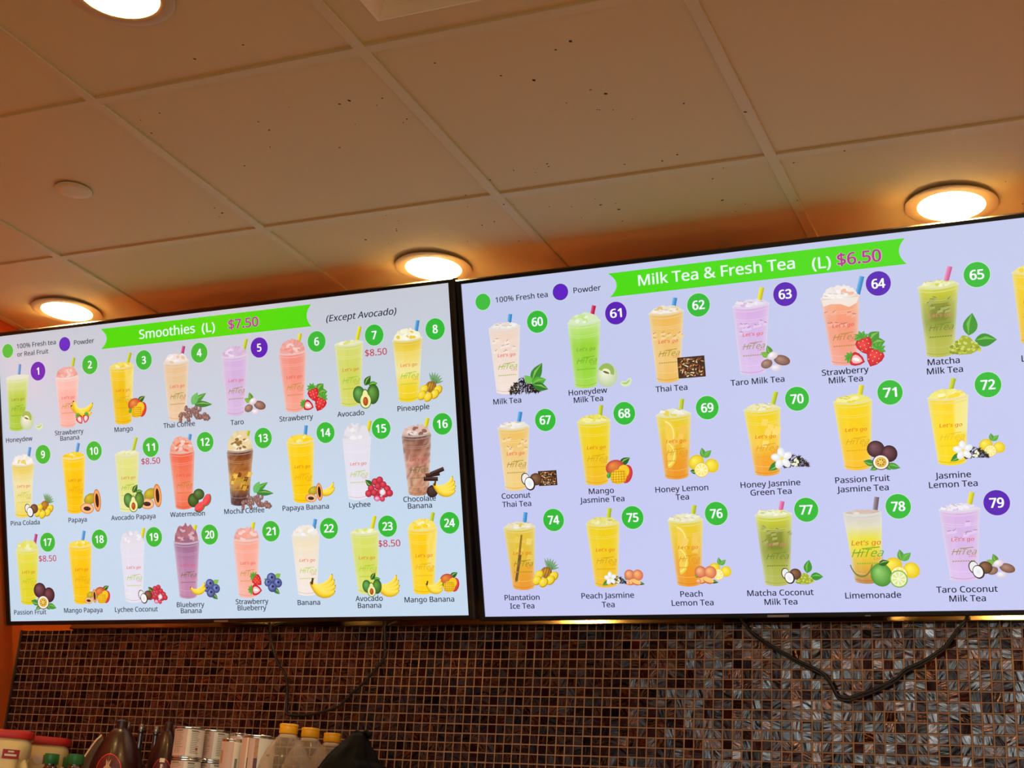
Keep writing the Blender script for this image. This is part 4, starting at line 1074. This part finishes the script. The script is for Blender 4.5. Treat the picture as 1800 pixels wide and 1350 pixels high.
M_tub = mat('cream_plastic', (0.85, 0.66, 0.30), 0.42, var=.04, scale=9)
M_red = mat('red_plastic_lid', (0.50, 0.016, 0.014), 0.38)
M_redlabel = mat('red_print', (0.36, 0.012, 0.018), 0.5)
M_pale = mat('pale_print', (0.80, 0.66, 0.52), 0.5)
def tub(x, y, top, r, rot, label):
    top -= BZ; t = empty('creamer_tub', (x, y, BZ), (0, 0, rot)); tag(t, label, 'tub', 'cream tubs with red lids')
    H = top - .017
    P = [(r * .84, .0), (r * .90, .004), (r * .92, .02)]
    for k in range(8):
        z = .03 + k * .014
        P += [(r * .935, z), (r * .92, z + .004), (r * .935, z + .008)]
    P += [(r * .94, H - .05), (r * .95, H - .022), (r * .93, H - .012), (r * .88, H - .004), (r * .84, H)]
    ga = .86
    def rad(a, q, z):
        q = q * sup(a, 4.5)
        d = (a - ga + math.pi) % (2 * math.pi) - math.pi
        if z < H - .048:
            f = math.exp(-(d / .30) ** 4) * min(1, (H - .048 - z) / .014) * min(1, max(0, (z - .02) / .02))
            q -= .034 * f
        return q
    g = Geo(); g.lathe(P, 96, rad=rad)
    autosmooth(g.build('tub_body', M_tub, t), 45)
    g = Geo(); n = 10
    R0 = r * .93 * sup(ga, 4.5) - .004
    pts = [((R0 - .014) * math.cos(ga), (R0 - .014) * math.sin(ga), H - .046)] + [(R0 * math.cos(ga), R0 * math.sin(ga), H - .052 - k * .02) for k in range(1, 7)] + [((R0 - .03) * math.cos(ga), (R0 - .03) * math.sin(ga), H - .19)]
    g.tube(spline(pts, 4), .0095, 12); g.build('handle', M_tub, t, True)
    g = Geo(); L = [(r * .97, H - .003), (r * .985, H + .001), (r * .985, H + .013), (r * .96, H + .0165), (r * .9, H + .017)]
    g.lathe(L, 72, rad=lambda a, q, z: q * sup(a, 4.5)); autosmooth(g.build('lid', M_red, t), 35)
    sf = lambda a, z: r * .95 * sup(a, 4.5)
    lb = empty('label', (0, 0, 0)); lb.parent = t
    vs, fs = patch(sf, .05, .56, H - .052, H - .030, .0012); o = obj('label_panel', vs, fs, M_redlabel, lb)
    g = Geo()
    for z, a0, a1, h in ((H - .046, .12, .48, .005), (H - .037, .22, .40, .004)):
        vs, fs = patch(sf, a0, a1, z, z + h, .0022, 10, 1); g.add(vs, fs)
    vs, fs = ovalpatch(sf, -.12, H - .041, .17, .013, .0018); g.add(vs, fs)
    g.build('label_print', M_pale, lb)
    return t
va = FA(-2.62, 2.85)
tub(-2.613, 2.790, .235, .073, va - .02, 'cream tub with red lid and red label at the far left of the shelf')
tub(-2.664, 2.985, .2366, .0735, va + .05, 'second cream tub with red lid standing behind the green capped bottles')

M_sauce = mat('dark_sauce_bottle', (0.045, 0.010, 0.008), 0.12, spec=.7, coat=.5)
M_green = mat('green_cap', (0.012, 0.13, 0.028), 0.35)
def green_bottle(x, y, top, r, label):
    top -= BZ; t = empty('sauce_bottle', (x, y, BZ)); tag(t, label, 'bottle', 'dark sauce bottles with green caps')
    P = smoothprof([(r * .9, 0), (r * 1.5, .004), (r * 1.55, .02), (r * 1.55, top - .075), (r * 1.45, top - .055), (r * 1.05, top - .036), (r * .82, top - .028), (r * .82, top - .018)], 4)
    g = Geo(); g.lathe(P, 40); autosmooth(g.build('bottle_body', M_sauce, t), 50)
    g = Geo(); g.lathe([(r * .95, top - .024), (r, top - .023), (r, top - .004), (r * .94, top - .0005), (r * .8, top)], 60, rad=lambda a, q, z: q * (1 + (.02 * math.cos(30 * a) if z < top - .003 else 0)))
    autosmooth(g.build('cap', M_green, t), 50)
green_bottle(-2.3738, 2.700, .1779, .0172, 'green capped dark sauce bottle in front of the second cream tub')
green_bottle(-2.3007, 2.700, .1786, .0185, 'green capped dark sauce bottle beside the clear plastic bag')
green_bottle(-2.3883, 2.782, .1767, .0160, 'green capped dark sauce bottle half hidden behind the two front ones')

M_choc = mat('dark_brown_plastic', (0.030, 0.005, 0.005), 0.33, spec=.4, coat=.08)
M_ring = mat('red_ring_print', (0.75, 0.03, 0.035), 0.4)
M_oval = mat('dark_red_label', (0.10, 0.008, 0.010), 0.4)
M_beige = mat('beige_print', (0.50, 0.33, 0.2), 0.5, var=.3, scale=120)
def syrup(x, y, top, R, cap, label, az, rr=(.5, .055), mark=0):
    top -= BZ; t = empty('syrup_bottle', (x, y, BZ)); tag(t, label, 'bottle', 'dark syrup bottles with oval red ringed labels')
    P = smoothprof([(R * .9, 0), (R, .006), (R * .98, .03), (R * .93, .07), (R, .12), (R, .145), (R * .97, .175), (R * .70, .214), (R * .42, .238), (cap * .98, .248), (cap * .9, .256)], 5)
    P = [(r, z * (top - .012) / .256) for r, z in P]
    g = Geo(); g.lathe(P, 48, rad=lambda a, q, z: q * (1 - .16 * abs(math.sin(a)) ** 3)); autosmooth(g.build('bottle_body', M_choc, t), 60)
    g = Geo(); g.lathe([(cap, top - .024), (cap, top - .006), (cap * .8, top - .003), (cap * .55, top - .002), (cap * .5, top)], 32); autosmooth(g.build('cap', M_choc, t), 40)
    a = FA(x, y) + az
    sf = lambda an, z: interp(P, z) * (1 - .16 * abs(math.sin(an)) ** 3)
    lb = empty('label', (0, 0, 0)); lb.parent = t
    zc = (.150, .154)[mark] - BZ
    vs, fs = ovalpatch(sf, a, zc, rr[0], rr[1], .0012); obj('label_panel', vs, fs, M_oval, lb)
    vs, fs = ovalpatch(sf, a, zc, rr[0], rr[1], .0018, 48, .945); obj('label_ring', vs, fs, M_ring, lb)
    g = Geo()
    if mark == 0:
        def sp(da, z): q = sf(a + da, z) + .002; return (q * math.cos(a + da), q * math.sin(a + da), z)
        star = []
        for k in range(16):
            q = (1.0, .45)[k % 2] * (1.25 if k == 4 else .8); th = k * math.pi / 8
            star.append(sp(.22 * q * math.cos(th), zc + .004 + .036 * q * math.sin(th)))
        g.add(star + [sp(0, zc + .004)], [(k, (k + 1) % 16, 16) for k in range(16)])
    else:
        for z, w, h in ((zc + .024, .17, .010), (zc + .008, .07, .012)):
            vs, fs = patch(sf, a - w, a + w, z, z + h, .002, 6, 1); g.add(vs, fs)
    g.build('label_print', M_beige if mark == 0 else M_pale, lb)
syrup(-2.262, 2.800, .2716, .0640, .0140, 'large dark syrup bottle with red ringed oval label in the plastic bag', -.36, (.56, .037))
syrup(-2.200, 2.900, .2786, .0430, .0105, 'smaller dark syrup bottle with red ringed label behind the front can stack', -.12, (.60, .034), 1)

M_glassd = mat('dark_glass', (0.022, 0.009, 0.007), 0.08, spec=.8, coat=.6)
M_capg = mat('grey_silver_cap', (0.36, 0.32, 0.29), 0.25, metal=.85)
for (x, y, top), lb in zip(((-2.3884, 2.980, .2824), (-2.3442, 2.980, .2775), (-2.2969, 2.980, .2728)),
                           ('dark slim glass bottle just right of the large syrup bottle cap', 'dark slim glass bottle middle one of three behind the syrup bottles',
                            'dark slim glass bottle nearest the smaller syrup bottle cap')):
    top -= BZ; t = empty('glass_bottle', (x, y, BZ)); tag(t, lb, 'bottle', 'dark slim glass bottles at the back of the shelf')
    P = smoothprof([(.018, 0), (.0205, .004), (.0205, .02), (.0205, .15), (.019, .17), (.011, .200), (.0072, .215), (.0066, .25), (.0072, .253), (.0072, .257)], 4)
    P = [(r, z * (top - .016) / .257) for r, z in P]
    g = Geo(); g.lathe(P, 32); autosmooth(g.build('bottle_body', M_glassd, t), 60)
    g = Geo(); g.lathe([(.0066, top - .020), (.0072, top - .019), (.0072, top - .002), (.006, top)], 24); autosmooth(g.build('cap', M_capg, t), 40)

# clear plastic bag pulled up the left of the large syrup bottle
M_bag = mat('clear_bag_film', (0.78, 0.60, 0.42), 0.22, spec=.6, bump=.4, scale=30)
nt = M_bag.node_tree
tb = nt.nodes.new('ShaderNodeBsdfTransparent'); ms = nt.nodes.new('ShaderNodeMixShader'); ms.inputs[0].default_value = .68
out = nt.nodes['Material Output']; nt.links.new(tb.outputs[0], ms.inputs[1]); nt.links.new(nt.nodes['Principled BSDF'].outputs[0], ms.inputs[2]); nt.links.new(ms.outputs[0], out.inputs['Surface'])
N, Mz = 26, 22; vs, fs = [], []
a0 = FA(-2.265, 2.8)
for j in range(Mz + 1):
    t_ = j / Mz
    for i in range(N + 1):
        u = i / N; a = a0 - 1.34 - 1.5 * u
        top_ = .264 - .05 * max(0, u - .45) + .004 * math.sin(8 * u)
        s_ = 1 - t_
        R = .044 + .046 * min(1, s_ / .30) ** .75 - .012 * max(0, s_ - .35) + (.003 * math.sin(11 * u + 4 * t_) + .0022 * math.sin(27 * u - 9 * t_)) * min(1, s_ * 5)
        vs.append((R * math.cos(a), R * math.sin(a), .0005 + (top_ - .0005) * t_))
for j in range(Mz):
    for i in range(N): fs.append((j * (N + 1) + i, j * (N + 1) + i + 1, (j + 1) * (N + 1) + i + 1, (j + 1) * (N + 1) + i))
o = obj('plastic_bag', vs, fs, M_bag, None, None, True, (-2.262, 2.8, BZ))
sm = o.modifiers.new('film', 'SOLIDIFY'); sm.thickness = .0008
tag(o, 'clear beige plastic bag pulled up the left side of the large syrup bottle', 'plastic bag')

# ---- cans
M_tin = mat('tin', (0.62, 0.58, 0.52), 0.22, metal=1.0)
M_white = mat('white_can_paper', (0.85, 0.80, 0.70), 0.35, var=.05, scale=60)
M_pink = mat('pink_can_paper', (0.68, 0.46, 0.38), 0.4, var=.06, scale=40)
M_grey = mat('grey_print', (0.24, 0.22, 0.20), 0.5)
M_redp = mat('red_print_small', (0.50, 0.06, 0.06), 0.5)
M_brown = mat('brown_print', (0.12, 0.035, 0.03), 0.5)
M_tan = mat('tan_print', (0.50, 0.26, 0.12), 0.5, var=.4, scale=150)
def can(x, y, z0, r, h, label, kind, turn=0.0):
    t = empty('can', (x, y, z0), (0, 0, FA(x, y) + turn)); tag(t, label, 'can', 'paper labelled cans stacked on the shelf')
    g = Geo(); g.lathe([(r * .93, .0015), (r * .99, .0), (r * 1.015, .0012), (r * 1.015, .0030), (r * .975, .0045), (r * .97, .006), (r * .97, h - .006), (r * .975, h - .0045), (r * 1.015, h - .003), (r * 1.015, h - .0012), (r * .99, h), (r * .95, h - .001), (r * .93, h - .004), (r * .5, h - .0042)], 56)
    autosmooth(g.build('can_body', M_tin, t), 35)
    S = lambda a, z: r * .97
    fz = lambda q: .5 + (q - .5) * (1.115 if h > .12 else 1.0)
    g = Geo()
    def add(a0, a1, z0, z1, off, m):
        vs, fs = patch(S, a0, a1, fz(z0) * h, fz(z1) * h, off, max(4, int(abs(a1 - a0) * 10)), 1); g.add(vs, fs, m)
    add(-2.2, 2.2, .075, .925, .0006, 0)
    rr = random.Random(int(x * -1000) + int(z0 * 100))
    if kind == 'text':
        add(-1.5, -.15, .075, .925, .0009, 1)
        for k in range(13):
            z = .84 - .055 * k
            add(-1.1, -.3 - .3 * rr.random(), z, z + .016, .0012, 2)
            add(.12, .75 - .2 * rr.random(), z, z + .018, .0012, 2)
        add(.5, .66, .27, .36, .0014, 3); add(-1.15, -.5, .86, .90, .0013, 2); add(.1, .6, .86, .895, .0013, 2)
        vs, fs = ovalpatch(S, .62, h * .17, .07, h * .045, .0014, 20, .7); g.add(vs, fs, 2)
    elif kind == 'plain':
        add(-1.4, .1, .075, .925, .0009, 1); add(.3, .55, .1, .8, .0010, 2)
        add(-1.25, -.9, .76, .86, .0012, 5); add(-1.3, -1.05, .55, .66, .0012, 5)
    else:
        add(-1.3, -.75, .075, .925, .0009, 1); add(-.62, .02, .42, .925, .0009, 5); add(-.62, .02, .68, .78, .0012, 4); add(-.55, -.2, .64, .92, .0014, 1)
        add(-.62, .02, .62, .69, .0013, 4); add(-.60, 0.0, .075, .58, .0009, 1)
        for k in range(9): add(-.58, -.05 - .2 * rr.random(), .53 - .052 * k, .545 - .052 * k, .0012, 0)
        for k in range(20): add(.06 + .03 * (k % 2), .26, .1 + .04 * k, .12 + .04 * k, .0010, 0)
        add(.55, .8, .80, .815, .0012, 2); add(.5, .7, .70, .712, .0012, 2)
    o = g.build('label', [M_white, M_pink, M_grey, M_redp, M_brown, M_tan], t, True)
cA, cB = (-2.0600, 2.800), (-2.0435, 2.877)
hA, hB = .0729, .0733
for k in range(4):
    lv = ('bottom', 'second', 'third', 'top')[k]
    can(*cA, BZ + k * hA, .0350, hA - .0004, '%s can of the front stack right of the syrup bottles' % lv, 'text')
for k in range(4):
    lv = ('bottom', 'second', 'third', 'top')[k]
    can(*cB, BZ + k * hB, .0348, hB - .0004, '%s can of the stack behind the front can stack' % lv, 'text', .1)
can(-1.9224, 2.780, BZ, .0250, .2294 - BZ, 'tall slim pink and white can in front of the second can stack', 'plain', .05)
can(-1.9757, 2.885, BZ, .0235, .2520 - BZ, 'tall tin rimmed can behind the slim pink and white can', 'text', .2)
can(-1.8522, 2.780, BZ, .0385, .2386 - BZ, 'tall can with small brown picture beside the clear jugs', 'pict', .0)

# ---- clear jugs with yellow caps
M_jug = mat('clear_jug_plastic', (0.62, 0.5, 0.38), 0.12, spec=.7)
nt = M_jug.node_tree
tb = nt.nodes.new('ShaderNodeBsdfTransparent'); tb.inputs[0].default_value = (.93, .88, .82, 1)
lw = nt.nodes.new('ShaderNodeLayerWeight'); lw.inputs[0].default_value = .35
mr = nt.nodes.new('ShaderNodeMapRange'); mr.inputs[3].default_value = .14; mr.inputs[4].default_value = .7
ms = nt.nodes.new('ShaderNodeMixShader'); out = nt.nodes['Material Output']
nt.links.new(lw.outputs['Facing'], mr.inputs[0]); nt.links.new(mr.outputs[0], ms.inputs[0])
nt.links.new(tb.outputs[0], ms.inputs[1]); nt.links.new(nt.nodes['Principled BSDF'].outputs[0], ms.inputs[2]); nt.links.new(ms.outputs[0], out.inputs['Surface'])
M_yel = mat('yellow_cap', (0.95, 0.47, 0.012), 0.35)
M_yl = mat('yellow_label', (0.62, 0.38, 0.03), 0.4)
def jug(x, y, top, lab, label):
    top -= BZ; t = empty('clear_jug', (x, y, BZ)); tag(t, label, 'jug', 'clear jugs with yellow caps')
    R = .0625
    P = smoothprof([(R * .9, 0), (R, .006), (R, .03), (R * .97, .08), (R, .11), (R * .99, .150), (R * .90, .185), (R * .68, .213), (R * .42, .232), (.0195, .240), (.0170, .244), (.0170, .250)], 5)
    P = [(r, z * (top - .012) / .250) for r, z in P]
    g = Geo(); g.lathe(P, 56, rad=lambda a, q, z: q * (1 + .012 * math.cos(4 * a) * (z < .2)), cap1=False)
    autosmooth(g.build('jug_body', M_jug, t), 60)
    a = FA(x, y)
    g = Geo(); n = (math.cos(a + .15), math.sin(a + .15))
    for s_ in (-.012, .012):
        g.tube(spline([(n[0] * q - n[1] * s_, n[1] * q + n[0] * s_, z) for q, z in ((R * .84, .205), (R * 1.0, .178), (R * 1.03, .14), (R * 1.02, .1))], 4), .0022, 6)
    g.build('molded_rib', M_jug, t, True)
    c = .0205
    g = Geo(); g.lathe([(c * .96, top - .021), (c, top - .020), (c, top - .0075), (c * .965, top - .0068), (c * .965, top - .0058), (c * 1.01, top - .005), (c * 1.01, top - .0008), (c * .96, top), (c * .3, top - .0005)], 60, rad=lambda an, q, z: q * (1 + (.008 * math.cos(40 * an) if z < top - .008 else 0)))
    autosmooth(g.build('cap', M_yel, t), 40)
    g = Geo(); g.lathe([(.0178, top - .030), (.0188, top - .029), (.0188, top - .024), (.0178, top - .023)], 40, cap0=False, cap1=False); g.build('neck_ring', M_pale, t, True)
    vs, fs = patch(lambda an, z: interp(P, z) + .0012, a - .75, a + .05, .06, lab, .001, 10, 3); obj('label', vs, fs, M_yl, t)
jug(-1.7370, 2.720, .2610, .188, 'clear jug with yellow cap nearest the cans, in front of the other two')
jug(-1.7640, 2.855, .2660, .150, 'clear jug with yellow cap, the middle one of three')
jug(-1.7860, 2.992, .2680, .150, 'clear jug with yellow cap half hidden by the black bag')

# ---- black plastic bag
M_black = mat('black_bag_plastic', (0.003, 0.0027, 0.0026), 0.55, spec=.05, bump=.6, scale=22)
g = Geo()
P = [(r, z * 1.0 + (.036 if z > .03 else 0)) for r, z in smoothprof([(.05, 0), (.090, .006), (.096, .05), (.092, .10), (.085, .14), (.073, .162), (.060, .184), (.046, .203), (.034, .218), (.025, .230), (.019, .238), (.012, .243)], 4)]
def crumple(a, q, z):
    f = min(1, z / .05) * (1 if z < .25 else .35)
    return q * (1 + f * (.07 * math.sin(3 * a + 30 * z) + .05 * math.sin(7 * a - 22 * z) + .035 * math.sin(13 * a + 9 * z)))
g.lathe(P, 80, rad=crumple)
v2 = []
for x, y, z in g.v:
    k = max(0, z - .186) / .1
    v2.append((x * (1 + .25 * (x > 0) * (z < .216)) + .022 * k, y, z - .10 * max(0, x - .03) * (z > .06)))
g.v = v2
t = empty('trash_bag', (-1.566, 2.700, BZ)); tag(t, 'black knotted plastic bag at the right end of the bottles', 'plastic bag')
autosmooth(g.build('bag_body', M_black, t), 70)
g = Geo()
for a, L in ((.1, .024), (2.9, .02)):
    g.tube(spline([(.024, 0, .272), (.024 + .5 * L * math.cos(a), .5 * L * math.sin(a), .281), (.024 + L * math.cos(a), L * math.sin(a), .279 - .2 * L)], 4), .006, 8)
g.build('knot', M_black, t, True)

# everything above was measured from eye level: set the floor to zero
for o in list(SC.objects):
    if o.parent is None:
        o.location.z += CZ
